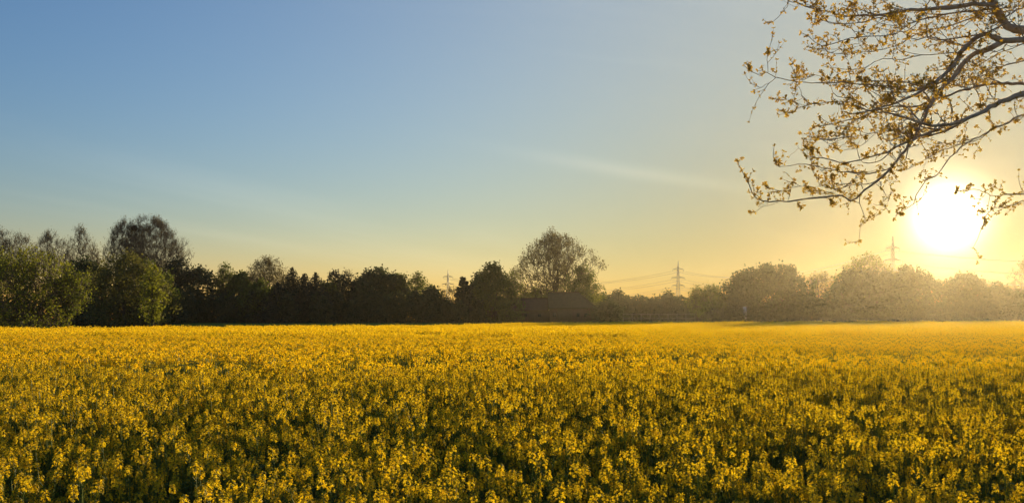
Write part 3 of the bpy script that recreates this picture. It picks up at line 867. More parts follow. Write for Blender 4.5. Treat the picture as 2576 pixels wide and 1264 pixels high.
def pylon_mesh_parts():
    parts = []
    lat = MB()

    def half(z): return np.interp(z, [0, 22, 34, 42], [1.9, .95, .55, .06])
    lv = list(np.array([0, 5, 9.5, 13.5, 17, 20, 22.7, 25.2, 27.6, 29.8, 32, 34.2, 36.5, 39, 42]))
    A, B = [], []
    for a, b_ in zip(lv[:-1], lv[1:]):
        ha, hb = half(a), half(b_)
        ca = [(-ha, -ha, a), (ha, -ha, a), (ha, ha, a), (-ha, ha, a)]; cb_ = [(-hb, -hb, b_), (hb, -hb, b_), (hb, hb, b_), (-hb, hb, b_)]
        for k in range(4):
            k2 = (k + 1) % 4
            A += [ca[k], ca[k], ca[k2]]; B += [cb_[k], cb_[k2], cb_[k]]
            A.append(cb_[k]); B.append(cb_[k2])
    A, B = np.array(A, float), np.array(B, float)
    vert = (np.abs((B - A)[:, 2]) > 1) & (np.hypot(*(B - A)[:, :2].T) < 1.2)
    lat.edges(A[vert], B[vert], .10, .10, 4); lat.edges(A[~vert], B[~vert], .045, .045, 3)
    parts.append(('lattice_tower', lat))
    for z, w in ((36.2, 3.9), (30.2, 4.9), (24.8, 4.6)):
        for s in (-1, 1):
            arm = MB(); h = half(z)
            A = [(s * h, -h, z), (s * h, h, z), (s * h, -h, z + 1.0), (s * h, h, z + 1.0)]; tip = (s * w, 0, z + .1)
            arm.edges(A, [tip] * 4, .15, .12, 4)
            for u in (.3, .6):
                pa = [np.array(a_) * (1 - u) + np.array(tip) * u for a_ in A]
                arm.edges([pa[0], pa[1], pa[0], pa[2]], [pa[2], pa[3], pa[1], pa[3]], .05, .05, 3)
            parts.append(('cross_arm', arm))
            ins = MB().tube([(s * w, 0, z + .1), (s * w, 0, z - .5), (s * w, 0, z - 1.3)], [.05, .12, .12], 6)
            parts.append(('insulator', ins))
    return parts


PY = [('steel lattice pylon closest, standing below and left of the sun', 2246, 594, 302.0), ('middle-sized steel lattice pylon right of the great tree', 1706, 656, 424.0),
      ('smallest and farthest steel lattice pylon left of the column cypress', 1127, 678, 497.0), ('steel lattice pylon beyond the right picture edge', 3750, 594, 275.0)]
pos = []
for lab, px, top, d in PY:
    x = (px - CX) / F * d
    z = float(ground_z(x, d))
    pos.append((x, d, z, (CAMZ + (HY - top) / F * d - z) / PH if px < 3000 else .60))
pp = [(nm, mb.mesh(nm, M['steel'])) for nm, mb in pylon_mesh_parts()]
ang = []
order = [3, 0, 1, 2]
for i in range(4):
    k = order.index(i)
    a = pos[order[max(k - 1, 0)]]; b_ = pos[order[min(k + 1, 3)]]
    ang.append(math.atan2(b_[1] - a[1], b_[0] - a[0]) - math.pi / 2)
ang[0], ang[1], ang[2] = ang[0] * .3, ang[1] * .3, ang[2] * .3
for i, (lab, px, top, d) in enumerate(PY):
    if i == 3: continue
    r = empty('transmission_pylon', pos[i][:3], ang[i]); r.scale = (pos[i][3],) * 3
    tag(r, lab, 'pylon', 'pylons of the power line')
    for nm, me in pp:
        o = bpy.data.objects.new(nm, me); C.objects.link(o); o.parent = r


def arm_tip(i, s, z, w):
    x, y, zz, k = pos[i]
    return np.array([x + math.cos(ang[i]) * s * w * k, y + math.sin(ang[i]) * s * w * k, zz + (z - 1.3) * k])


spans = [(0, 1, 'between closest and middle pylon'), (1, 2, 'between middle and farthest pylon'), (3, 0, 'from closest pylon towards the right edge')]
for a, b_, where in spans:
    for z, w, lev in ((36.2, 3.9, 'upper'), (30.2, 4.9, 'middle'), (24.8, 4.6, 'lower')):
        for s in (-1, 1):
            A = arm_tip(a, s, z, w); B = arm_tip(b_, s, z, w)
            t = np.linspace(0, 1, 22)[:, None]
            pts_ = A * (1 - t) + B * t
            pts_[:, 2] -= 4 * 5.0 * (t * (1 - t))[:, 0]
            o = MB().tube(pts_, .04, 4).build('power_cable', M['cable'])
            tag(o, '%s %s thin power cable %s' % (lev, 'left-arm' if s < 0 else 'right-arm', where), 'cable', 'cables of the power line')

# ------------------------------------------------------------------ rapeseed


def unit(v):
    return v / (np.linalg.norm(v, axis=-1, keepdims=True) + 1e-9)


def raceme(mb, base, axis, rng, nfl=24, scale=1.0, petal=0, bud=1, green=2):
    """One flower head: buds on top, open four-petalled flowers below, a few pods."""
    axis = axis / np.linalg.norm(axis)
    u = np.cross(axis, (1, 0, .2)); u /= np.linalg.norm(u); w = np.cross(axis, u)
    Lr = .075 * scale * rng.uniform(.85, 1.3)
    top = base + axis * Lr
    mb.tube([base, top], [.0022, .0012], 3, green, cap=False)
    # flowers
    k = np.arange(nfl)
    t = (k + rng.random(nfl) * .6) / nfl
    a = k * 2.4 + rng.normal(size=nfl) * .3
    out_ = np.cos(a)[:, None] * u + np.sin(a)[:, None] * w
    rad = (.0215 - .010 * t ** 2) * scale * rng.uniform(.75, 1.2, nfl)
    cen = base + axis * (Lr * (.12 + .86 * t))[:, None] + out_ * rad[:, None] + axis * (rad * .55)[:, None]
    nrm_ = unit(out_ * (1 - .45 * t)[:, None] + axis * (.45 + .5 * t)[:, None] + rng.normal(size=(nfl, 3)) * .22)
    e1 = unit(np.cross(nrm_, rng.normal(size=(nfl, 3)))); e2 = np.cross(nrm_, e1)
    ps = .0092 * scale * rng.uniform(.8, 1.2, nfl)
    V = []
    for (ca, sa) in ((1, 0), (0, 1), (-1, 0), (0, -1)):
        d = e1 * ca + e2 * sa; s = -e1 * sa + e2 * ca
        lift = rng.uniform(-.1, .55, nfl)[:, None]
        p0 = cen
        p1 = cen + d * (ps * .75)[:, None] + s * (ps * .48)[:, None] + nrm_ * lift * ps[:, None] * .6
        p2 = cen + d * (ps * 1.12)[:, None] + nrm_ * lift * ps[:, None] * .8
        p3 = cen + d * (ps * .75)[:, None] - s * (ps * .48)[:, None] + nrm_ * lift * ps[:, None] * .6
        V.append(np.stack([p0, p1, p2, p3], 1))
    V = np.concatenate(V).reshape(-1, 3)
    mb.add(V, np.arange(len(V)).reshape(-1, 4), petal, np.repeat(np.tile(rng.random(nfl), 4), 4))
    # pedicels
    mb.edges(base + axis * (Lr * .9 * t)[:, None], cen, .0009, .0007, 3, green)
    # buds
    nb = 9
    bc = top + unit(rng.normal(size=(nb, 3)) + axis * 1.2) * (.009 * scale * rng.uniform(.3, 1.1, nb))[:, None]
    o8 = np.array([(1, 0, 0), (0, 1, 0), (-1, 0, 0), (0, -1, 0), (0, 0, 1.7), (0, 0, -1.7)]) * .0034 * scale
    f8 = np.array([(0, 1, 4), (1, 2, 4), (2, 3, 4), (3, 0, 4), (1, 0, 5), (2, 1, 5), (3, 2, 5), (0, 3, 5)])
    mb.add((bc[:, None] + o8).reshape(-1, 3), (f8[None] + (np.arange(nb) * 6)[:, None, None]).reshape(-1, 3), bud, np.repeat(rng.random(nb), 6))
    # young pods below the open flowers
    npod = 6
    pa = rng.uniform(0, 6.28, npod); pt = rng.uniform(-.9, .05, npod)
    po = np.cos(pa)[:, None] * u + np.sin(pa)[:, None] * w
    pb = base + axis * (pt * .07 * scale)[:, None]
    mb.edges(pb, pb + po * .03 * scale + axis * .022 * scale, .0010, .0012, 3, green)


def lance_leaf(mb, base, out_, L, W_, rng, mat=0):
    side = np.cross(out_, (0, 0, 1.0)); side /= np.linalg.norm(side) + 1e-9
    pts_ = []
    for s in (0, .3, .65, 1):
        c = base + out_ * L * s + np.array([0, 0, 1]) * L * (.55 * s - .75 * s * s)
        w = W_ * (.5 + 1.6 * s - 2.05 * s * s)
        pts_ += [c - side * max(w, .001), c + side * max(w, .001)]
    mb.add(pts_, [(0, 1, 3, 2), (2, 3, 5, 4), (4, 5, 7, 6)], mat, np.full(8, rng.random()))


def plant(seed, h=1.15):
    """Layout of one plant: stalk polylines, head positions, leaves."""
    rng = np.random.default_rng(seed)
    sway = rng.normal(size=2) * .05
    def stem(z): return np.array([sway[0] * (z / h) ** 2, sway[1] * (z / h) ** 2, z])
    lines = [(np.array([stem(z) for z in np.linspace(-.03, h * .93, 6)]), .0042)]
    heads = [(stem(h * .93), stem(h) - stem(h * .9))]
    nb = rng.integers(6, 9)
    for k in range(nb):
        z0 = h * rng.uniform(.42, .8)
        a = k * 2.4 + rng.normal() * .4 + seed
        r = rng.uniform(.05, .16)
        z1 = min(h * rng.uniform(.62, .98), z0 + .46)
        z1 = max(z1, z0 + .14)
        o = np.array([math.cos(a), math.sin(a), 0])
        p0 = stem(z0); p2 = stem(z1) + o * r; p1 = p0 * .5 + p2 * .5 + o * r * .25 - np.array([0, 0, .02])
        lines.append((np.array([p0, p1, p2]), .0026))
        heads.append((p2, np.array([o[0] * .25, o[1] * .25, 1.0])))
    lv = []
    for k in range(rng.integers(8, 11)):
        a = rng.uniform(0, 6.28); z = h * rng.uniform(.22, .80)
        lv.append((stem(z), np.array([math.cos(a), math.sin(a), 0]), rng.uniform(.07, .17) * (1.2 - .6 * z / h)))
    return rng, lines, heads, lv


MATS3 = [M['petal'], M['bud'], M['rape_green']]
NV = 10
near_parts, near_joined = [], []
for v in range(NV):
    rng, lines, heads, lv = plant(40 + v, 1.15 * (1 + .05 * math.sin(v * 2.1)))
    st, lf, hd = MB(), MB(), []
    J = MB()
    for pl, r in lines:
        rr = np.linspace(r, r * .55, len(pl))
        st.tube(pl, rr, 4, 0, cap=False); J.tube(pl, rr, 3, 2, cap=False)
    for bpt, ax in heads:
        sd = int(rng.integers(0, 1 << 30)); sc_ = rng.uniform(.74, 1.04); nf = int(rng.integers(14, 26))
        mb = MB(); raceme(mb, np.zeros(3), ax, np.random.default_rng(sd), nf, sc_); hd.append((mb, bpt))
        raceme(J, bpt, ax, np.random.default_rng(sd), nf, sc_)
    for bpt, o, L in lv:
        lance_leaf(lf, bpt, o, L, L * .20, rng); lance_leaf(J, bpt, o, L, L * .20, rng, 2)
    near_parts.append((st.mesh('stalk', M['rape_green']), lf.mesh('leaves', M['rape_green']), [(mb.mesh('flower_head', MATS3), b_) for mb, b_ in hd]))
    near_joined.append(J.mesh('rapeseed_near', MATS3))

mid_joined = []
for v in range(5):
    rng, lines, heads, lv = plant(80 + v, 1.15)
    J = MB()
    for pl, r in lines: J.edges(pl[:1], pl[-1:], r * 1.3, r, 3, 2)
    for bpt, ax in heads:
        c = bpt + np.array([0, 0, .035]) + unit(rng.normal(size=(15, 3))) * rng.uniform(.008, .030, 15)[:, None] * np.array([1, 1, 1.3])
        J.leaves(c, .023, rng, .9, 0, fold=.2)
        J.leaves(bpt + np.array([0, 0, .085]) + rng.normal(size=(3, 3)) * .006, .014, rng, .8, 1)
    for bpt, o, L in lv[:6]: lance_leaf(J, bpt, o, L, L * .22, rng, 2)
    mid_joined.append(J.mesh('rapeseed_mid', MATS3))

PATCH = 2.4
far_joined = []
for v in range(5):
    rng = np.random.default_rng(120 + v)
    J = MB()
    npl = int(30 * PATCH * PATCH)
    base = np.stack([rng.uniform(-PATCH / 2, PATCH / 2, npl), rng.uniform(-PATCH / 2, PATCH / 2, npl), np.zeros(npl)], 1)
    hh = 1.15 * (1 + .07 * rng.normal(size=npl))
    J.edges(base + (0, 0, .3), base + np.stack([np.zeros(npl), np.zeros(npl), hh * .92], 1), .006, .004, 3, 2)
    hd = np.repeat(base, 6, 0) + np.stack([rng.normal(size=npl * 6) * .09, rng.normal(size=npl * 6) * .09, np.repeat(hh, 6) * rng.uniform(.76, 1.0, npl * 6)], 1)
    c = np.repeat(hd, 4, 0) + rng.normal(size=(len(hd) * 4, 3)) * .02
    J.leaves(c, .046, rng, .9, 0, fold=.15)
    c = np.repeat(base, 5, 0) + np.stack([rng.normal(size=npl * 5) * .08, rng.normal(size=npl * 5) * .08, rng.uniform(.3, .95, npl * 5)], 1)
    J.leaves(c, .10, rng, .4, 2)
    far_joined.append(J.mesh('rapeseed_far', MATS3))

late_joined = []      # late plants along the wheel tracks: green, few open flowers
for v in range(3):
    rng, lines, heads, lv = plant(160 + v, 1.10)
    J = MB()
    for pl, r in lines: J.edges(pl[:1], pl[-1:], r * 1.4, r, 3, 2)
    for q_, (bpt, ax) in enumerate(heads):
        J.leaves(bpt + rng.normal(size=(7, 3)) * (.010, .010, .02), .016, rng, .8, 1)
        if q_ % 4 == 0: J.leaves(bpt + rng.normal(size=(4, 3)) * .018, .022, rng, .9, 0, fold=.2)
    for bpt, o, L in lv:
        lance_leaf(J, bpt + np.array([0, 0, .12]), o, L * 1.2, L * .26, rng, 2)
        lance_leaf(J, bpt + np.array([0, 0, .3]) * (1 - bpt[2] / 1.3), -o, L, L * .24, rng, 2)
    late_joined.append(J.mesh('rapeseed_late', MATS3))

OAK = np.array([4.25, 6.7])


def tram_y(x): return np.interp(x, [-12, -7.7, -3.7, -1.5, 3.7, 6.5, 14], [13.5, 15.6, 19.2, 20.0, 22.6, 22.2, 23.5])


def late(x, y):
    """How much of the crop is late and green: along the wheel tracks, in broken stretches."""
    w = 1.75 + .4 * np.sin(x * 1.7) + .2 * np.sin(x * 4.1)
    cut = .55 + .35 * np.sin(x * .8 + .6) + .25 * np.sin(x * 2.1) - .25 * sstep(2, 9, x)
    b1 = np.exp(-(np.abs(y - tram_y(x)) / w) ** 4) * np.clip(cut + .55, .0, 1)
    b2 = .7 * np.exp(-(np.abs(y - tram_y(x) - 15) / 1.6) ** 4) * np.clip(cut + .2, 0, 1)
    return np.maximum(b1, b2)


def crop_scale(x, y, rng):
    """Relative plant height; 0 where nothing grows (tramlines, the oak's foot)."""
    s = 1 + .012 * np.sin(x * 1.1 + y * .7) + .015 * np.sin(x * .37 - y * .53 + 1) + .012 * np.sin(x * 2.3 - y * 1.9) + .088 * rng.normal(size=len(x)).clip(-2.2, 1.5)
    s = s * (.93 + .07 * sstep(3, 14, y))
    s = np.where(late(x, y) > .5, s * 1.03, s)
    d2 = np.abs(y - tram_y(x) - 24); s = np.where(d2 < 1.6, s * .9, s)
    d4 = np.abs(y - 137 - .05 * x); s = np.where((d4 < 3.0) & (x > 10), 0, s)
    # lodged and thin spots
    lod = np.sin(x * .23 + 2) * np.sin(y * .19 + .6) + .5 * np.sin(x * .61 + y * .4)
    s = np.where((lod > 1.2) & (y > 14), s * .9, s)
    s = np.where(np.hypot(x - OAK[0], y - OAK[1]) < .8, 0, s)
    return np.where(y > field_edge(x), 0, s)


rng = np.random.default_rng(9)
HALF = CX / F


def scatter(y0, y1, dens, grid=None):
    if grid:
        yy = np.arange(y0 + grid / 2, y1, grid)
        X, Y = [], []
        for y in yy:
            w = (HALF * 1.3) * y + 5
            x = np.arange(-w, w, grid) + rng.uniform(0, grid)
            X.append(x); Y.append(np.full(len(x), y))
        return np.concatenate(X), np.concatenate(Y)
    wmax = HALF * 1.28 * y1 + 1.6
    nn = int(2 * wmax * (y1 - y0) * dens)
    x = rng.uniform(-wmax, wmax, nn); y = rng.uniform(y0, y1, nn)
    k = np.abs(x) < HALF * 1.28 * y + 1.6
    return x[k], y[k]


NEAR1, MID1 = 15.0, 46.0
nx_, ny_ = scatter(1.6, NEAR1, 27)
ns_ = crop_scale(nx_, ny_, rng) * np.where(rng.random(len(nx_)) < .2, rng.uniform(.8, .93, len(nx_)), 1.0)
ok = ns_ > .05; nx_, ny_, ns_ = nx_[ok], ny_[ok], ns_[ok]
# the 300 plants that show largest: nearest ones whose heads stand inside the picture
py_top = HY + (CAMZ - 1.15 * ns_) * F / ny_
px_ = CX + nx_ / ny_ * F
inside = (py_top < 1264 + 25) & (px_ > -60) & (px_ < 2636)
cand = np.where(inside)[0]
cand = cand[np.argsort(ny_[cand])][:300]
single = np.zeros(len(nx_), bool); single[cand] = True
GROUP_R = 'nearest rapeseed plants'
for q_, i in enumerate(cand):
    v = q_ % NV
    stm, lfm, hds = near_parts[v]
    e = empty('rapeseed_plant', (nx_[i], ny_[i], float(ground_z(nx_[i], ny_[i]))), rng.uniform(0, 6.28))
    e.scale = (ns_[i],) * 3
    e.rotation_euler = (rng.normal() * .07, rng.normal() * .07, rng.uniform(0, 6.28))
    tag(e, 'yellow flowering rapeseed plant in the nearest rows of the field', 'plant', GROUP_R)
    for nm, me, loc in [('stalk', stm, None), ('leaves', lfm, None)] + [('flower_head', hm, b_) for hm, b_ in hds]:
        o = bpy.data.objects.new(nm, me); C.objects.link(o); o.parent = e
        if loc is not None: o.location = loc

PX, PY_, PS, PR, PI = [nx_[~single]], [ny_[~single]], [ns_[~single]], [rng.uniform(0, 6.28, (~single).sum())], [rng.integers(0, NV, (~single).sum())]
x, y = scatter(NEAR1, MID1, 25)
s = crop_scale(x, y, rng) * np.where(rng.random(len(x)) < .2, rng.uniform(.75, .9, len(x)), 1.0)
k = s > .05
PX.append(x[k]); PY_.append(y[k]); PS.append(s[k]); PR.append(rng.uniform(0, 6.28, k.sum())); PI.append(NV + rng.integers(0, 5, k.sum()))
x, y = scatter(MID1 + .4, 163, 0, PATCH * .96)
s = crop_scale(x, y, rng); s = np.where(s > 0, np.clip(s, .9, 1.1), 0)
k = (s > .05)
PX.append(x[k]); PY_.append(y[k]); PS.append(s[k]); PR.append(rng.integers(0, 4, k.sum()) * math.pi / 2); PI.append(NV + 5 + rng.integers(0, 5, k.sum()))
PX, PY_, PS, PR, PI = map(np.concatenate, (PX, PY_, PS, PR, PI))
green = (PI < NV + 5) & (rng.random(len(PX)) < late(PX, PY_))
PI = np.where(green, NV + 10 + rng.integers(0, 3, len(PX)), PI)
TILT = np.where((PI >= NV + 5) & (PI < NV + 10), .012, .07)
me = bpy.data.meshes.new('rapeseed_field')
co = np.stack([PX, PY_, ground_z(PX, PY_)], 1).astype(np.float32)
me.vertices.add(len(co)); me.vertices.foreach_set('co', co.ravel())
for nm, ty, arr in (('scl', 'FLOAT', PS.astype(np.float32)), ('rotz', 'FLOAT', PR.astype(np.float32)), ('pick', 'INT', PI.astype(np.int32)),
                    ('tiltx', 'FLOAT', (rng.normal(size=len(PX)) * TILT).astype(np.float32)), ('tilty', 'FLOAT', (rng.normal(size=len(PX)) * TILT).astype(np.float32))):
    a_ = me.attributes.new(nm, ty, 'POINT'); a_.data.foreach_set('value', arr)
me.update()
field = bpy.data.objects.new('rapeseed_field', me); C.objects.link(field)
tag(field, 'wide field of yellow flowering rapeseed behind the nearest rows', 'crop', None, 'stuff')
pc = bpy.data.collections.new('rapeseed_sources')
for i, mm in enumerate(near_joined + mid_joined + far_joined + late_joined):
    pc.objects.link(bpy.data.objects.new('rapeseed_source_%02d' % i, mm))
ng = bpy.data.node_groups.new('scatter_plants', 'GeometryNodeTree')
ng.interface.new_socket('Geometry', in_out='INPUT', socket_type='NodeSocketGeometry')
ng.interface.new_socket('Geometry', in_out='OUTPUT', socket_type='NodeSocketGeometry')
N_, L_ = ng.nodes, ng.links
gi, go = N_.new('NodeGroupInput'), N_.new('NodeGroupOutput')
ci = N_.new('GeometryNodeCollectionInfo'); ci.inputs['Collection'].default_value = pc
ci.inputs['Separate Children'].default_value = True; ci.inputs['Reset Children'].default_value = True
iop = N_.new('GeometryNodeInstanceOnPoints'); iop.inputs['Pick Instance'].default_value = True


def nattr(nm, ty):
    a = N_.new('GeometryNodeInputNamedAttribute'); a.data_type = ty; a.inputs['Name'].default_value = nm
    return a.outputs['Attribute']


cxyz = N_.new('ShaderNodeCombineXYZ'); L_.new(nattr('rotz', 'FLOAT'), cxyz.inputs['Z']); L_.new(nattr('tiltx', 'FLOAT'), cxyz.inputs['X']); L_.new(nattr('tilty', 'FLOAT'), cxyz.inputs['Y'])
e2r = N_.new('FunctionNodeEulerToRotation'); L_.new(cxyz.outputs[0], e2r.inputs[0])
L_.new(gi.outputs[0], iop.inputs['Points']); L_.new(ci.outputs[0], iop.inputs['Instance'])
L_.new(nattr('pick', 'INT'), iop.inputs['Instance Index']); L_.new(e2r.outputs[0], iop.inputs['Rotation'])
L_.new(nattr('scl', 'FLOAT'), iop.inputs['Scale'])
L_.new(iop.outputs[0], go.inputs[0])
field.modifiers.new('scatter', 'NODES').node_group = ng
print('plants', len(co), 'single', len(cand))

# ------------------------------------------------------------------ near oak, branches hanging into the view from the right
rng = np.random.default_rng(21)


def zp(zx, zy): return 1809 + zx * .5122, zy * .5122


LIMBS = [  # points in enlargement pixels, start/end width, start/end depth
    ([(1640, 175), (1497, 148), (1420, 130), (1385, 90), (1350, 30), (1325, -20), (1300, -90), (1240, -160)], 50, 34, 6.5, 6.2),
    ([(1640, 190), (1497, 196), (1400, 200), (1330, 172), (1290, 170), (1230, 210), (1190, 260), (1165, 310), (1100, 370), (1040, 415), (980, 455), (900, 490), (820, 520), (740, 545), (640, 560)], 34, 7, 6.4, 5.6),
    ([(1400, 200), (1340, 230), (1250, 265), (1200, 310), (1150, 380), (1090, 440), (1040, 510), (1010, 570), (985, 620), (950, 690), (910, 740), (840, 830), (770, 895), (700, 950), (650, 985), (600, 960), (540, 965), (450, 975), (370, 985), (290, 992), (210, 985), (170, 960), (140, 905), (112, 835)], 30, 3.5, 6.25, 5.3),
    ([(1640, 420), (1497, 410), (1400, 410), (1290, 420), (1200, 445), (1120, 470), (1050, 490), (980, 520), (880, 522), (780, 540), (690, 575), (600, 600), (500, 620)], 20, 4, 6.9, 6.2),
    ([(1640, 420), (1497, 460), (1400, 490), (1300, 545), (1200, 590), (1100, 615), (1010, 612), (960, 590), (860, 560), (760, 545), (660, 520), (560, 500)], 36, 5, 6.0, 5.4),
    ([(1100, 615), (1060, 645), (980, 675), (900, 705), (840, 740), (760, 765), (700, 785), (640, 800), (580, 795), (500, 775), (430, 770)], 16, 4, 5.8, 5.2),
    ([(1640, 500), (1497, 560), (1400, 610), (1300, 660), (1220, 700), (1170, 740), (1110, 800), (1070, 860), (1010, 895), (980, 940), (955, 1000), (920, 1025), (880, 1045), (862, 1072)], 11, 3, 6.6, 6.1),
    ([(1220, 700), (1100, 735), (1000, 790), (930, 830), (850, 842)], 6, 3, 6.4, 6.2),
    ([(1040, 415), (950, 445), (880, 428), (800, 420), (700, 415), (600, 405), (500, 405), (400, 402), (340, 398), (280, 380), (240, 355), (180, 362), (122, 322)], 10, 3, 5.9, 5.4),
    ([(240, 355), (238, 300), (240, 245)], 3.2, 2.4, 5.5, 5.4),
    ([(280, 380), (240, 412), (172, 450)], 3.2, 2.4, 5.5, 5.5),
    ([(1345, 25), (1260, 20), (1200, 28), (1080, 42), (950, 48), (850, 66), (760, 76), (640, 76), (540, 60), (450, 40), (380, 10)], 24, 4, 6.3, 5.9),
    ([(1350, 45), (1180, 60), (1080, 78), (980, 100), (910, 135), (870, 165), (780, 176), (700, 180), (620, 195), (540, 225), (490, 215), (440, 182), (402, 160)], 11, 3, 6.2, 5.7),
    ([(1360, 65), (1240, 90), (1130, 130), (1040, 145), (940, 185), (860, 230), (760, 250), (660, 262), (610, 285)], 8, 3, 6.5, 6.2),
    ([(860, 66), (780, 90), (690, 110), (600, 118), (510, 98), (440, 92)], 7, 3, 6.0, 5.9),
    ([(1640, 250), (1497, 300), (1400, 322), (1300, 372), (1200, 412), (1150, 420)], 9, 4, 7.0, 6.8),
    ([(1640, 960), (1497, 955), (1420, 955), (1340, 960), (1300, 940), (1240, 930), (1165, 940)], 8, 3, 6.3, 6.1),
    ([(1640, 900), (1497, 985), (1430, 1010), (1340, 1022), (1310, 1060), (1290, 1130), (1248, 1215)], 7, 2.6, 6.4, 6.2),
    ([(690, 955), (693, 1010), (720, 1075), (690, 1120), (690, 1178)], 4.5, 2.4, 5.6, 5.5),
    ([(770, 903), (820, 950), (827, 990), (790, 1005), (742, 990)], 3.2, 2.2, 5.7, 5.6),
    ([(640, 500), (560, 498), (480, 510), (400, 525), (350, 556), (292, 562)], 5, 2.6, 5.6, 5.4),
    ([(400, 525), (365, 500), (325, 482)], 3, 2.2, 5.4, 5.4),
    ([(980, 605), (850, 640), (700, 662), (600, 682), (500, 686), (412, 685)], 6, 2.6, 5.9, 5.6),
    ([(770, 890), (700, 902), (600, 922), (540, 945), (470, 920), (380, 915), (300, 938), (235, 925)], 5, 2.6, 5.8, 5.4),
    ([(860, 815), (760, 850), (660, 850), (560, 832), (450, 815), (360, 812), (290, 822), (266, 785), (270, 718)], 8, 2.4, 5.8, 5.5),
    ([(290, 992), (230, 1010), (180, 1040)], 3, 2.2, 5.35, 5.3),
    ([(1385, 100), (1440, 60), (1490, 40), (1560, 10)], 9, 5, 6.4, 6.8),
    ([(1190, 260), (1090, 265), (1000, 272), (900, 292), (800, 286), (720, 330), (640, 345), (540, 330)], 6, 2.6, 6.1, 6.3),
    ([(1300, 545), (1260, 420), (1310, 350), (1400, 350)], 4, 3, 6.0, 6.4),
    ([(1050, 490), (960, 560), (880, 610), (780, 650), (690, 720), (600, 740)], 6, 2.6, 6.4, 6.1),
    ([(340, 10), (330, 40), (300, 75), (262, 108)], 3.5, 2.2, 5.9, 5.9),
    ([(450, 40), (390, 20), (345, 5), (300, -30)], 4.5, 3.2, 5.9, 5.9),
]
oak = empty('oak_tree', (OAK[0], OAK[1], 0))
tag(oak, 'near oak with bronze young leaves, its branches hanging in from the upper right', 'tree')
O = np.array([OAK[0], OAK[1], 0.0])


def smooth_line(p, n):
    """Catmull-Rom resample."""
    p = np.asarray(p, float)
    q = np.vstack([2 * p[0] - p[1], p, 2 * p[-1] - p[-2]])
    L = np.concatenate([[0], np.cumsum(np.linalg.norm(np.diff(p, axis=0), axis=1))])
    s = np.linspace(0, L[-1] * .99999, n)
    i = np.clip(np.searchsorted(L, s, 'right') - 1, 0, len(p) - 2)
    t = ((s - L[i]) / (L[i + 1] - L[i]))[:, None]
    a, b_, c, d = q[i], q[i + 1], q[i + 2], q[i + 3]
    return .5 * (2 * b_ + (c - a) * t + (2 * a - 5 * b_ + 4 * c - d) * t ** 2 + (3 * b_ - a - 3 * c + d) * t ** 3)


tw = MB()
clusters = []   # position, direction, size
limb3 = []
for pts_, w0, w1, d0, d1 in LIMBS:
    k = np.linspace(0, 1, len(pts_))
    dep = d0 + (d1 - d0) * k + .12 * np.sin(k * 7 + rng.uniform(0, 6))
    if (w0 < 7): dep = np.linspace(d0, d1, len(pts_)) + .04 * np.sin(k * 5)
    p3 = np.array([P(*zp(*q_), dd) for q_, dd in zip(pts_, dep)])
    n_ = max(8, int(np.linalg.norm(np.diff(p3, axis=0), axis=1).sum() / .05))
    line = smooth_line(p3, n_)
    line[1:-1] += rng.normal(size=(n_ - 2, 3)) * .003
    # width in enlargement pixels -> metres
    kk = np.linspace(0, 1, n_)
    wid = (w0 + (w1 - w0) * kk ** .8) * 1.0
    rad = wid * .5122 / F * np.linspace(d0, d1, n_) / 2 * .97
    rad *= 1 + .06 * np.sin(np.arange(n_) * .9 + rng.uniform(0, 6)) + .03 * rng.normal(size=n_)
    MB().tube(line - O, rad, 8 if w0 > 9 else 5).build('branch', M['bark_oak'], oak, smooth=True)
    limb3.append((line, rad))

# trunk and the limbs above the view
trunk = np.array([(4.3, 6.7, -.3), (4.27, 6.7, .5), (4.2, 6.68, 1.8), (4.14, 6.66, 3.0), (4.2, 6.7, 4.4), (4.35, 6.8, 6.0), (4.3, 6.9, 7.6)])
MB().tube(smooth_line(trunk, 26) - O, np.interp(np.linspace(0, 1, 26), [0, .06, .2, .6, 1], [.52, .36, .30, .22, .07]), 14).build('trunk', M['bark_oak'], oak, smooth=True)
for line, rad in limb3:                       # carry off-view limb starts on to the trunk
    s = line[0]
    if s[0] / s[1] > .50:
        tgt = np.array([4.18, 6.68, s[2] - .35])
        mid = (s + tgt) / 2 + np.array([0, 0, .05])
        MB().tube(smooth_line([tgt, mid, s, s + (line[1] - s) * .5], 9) - O, np.linspace(max(rad[0] * 1.5, .02), rad[0], 9), 8).build('branch', M['bark_oak'], oak, smooth=True)
for k in range(7):
    a = 2 * math.pi * k / 7 + .3
    z0 = 4.2 + .45 * k
    base = np.array([4.22, 6.72, z0])
    tip = base + np.array([math.cos(a) * rng.uniform(2.0, 3.0), math.sin(a) * rng.uniform(2.0, 3.0), rng.uniform(1.0, 1.8)])
    ln = smooth_line([base, (base + tip) / 2 + np.array([0, 0, .35]) + rng.normal(size=3) * .15, tip], 20)
    MB().tube(ln - O, np.linspace(.09, .012, 20), 7).build('branch', M['bark_oak'], oak, smooth=True)
    limb3.append((ln, np.linspace(.09, .012, 20)))


def spray(p, d, L, r, depth):
    """A crooked twig with leaf clusters; may fork."""
    n_ = 5
    pts_ = [p]
    dd = d.copy()
    for i in range(n_ - 1):
        dd = dd + rng.normal(size=3) * .26 + np.array([0, 0, .10])
        dd /= np.linalg.norm(dd)
        pts_.append(pts_[-1] + dd * L / (n_ - 1))
    pts_ = np.array(pts_)
    tw.tube(pts_ - O, np.linspace(r, r * .55, n_), 3, cap=False)
    clusters.append((pts_[-1], dd, rng.uniform(.8, 1.25)))
    for i in range(1, n_ - 1):
        if rng.random() < .62:
            clusters.append((pts_[i], unit(dd + rng.normal(size=3) * .8), rng.uniform(.6, 1.0)))
        if depth > 0 and rng.random() < .55:
            sd = unit(dd + rng.normal(size=3) * .85)
            spray(pts_[i], sd, L * rng.uniform(.4, .75), r * .75, depth - 1)


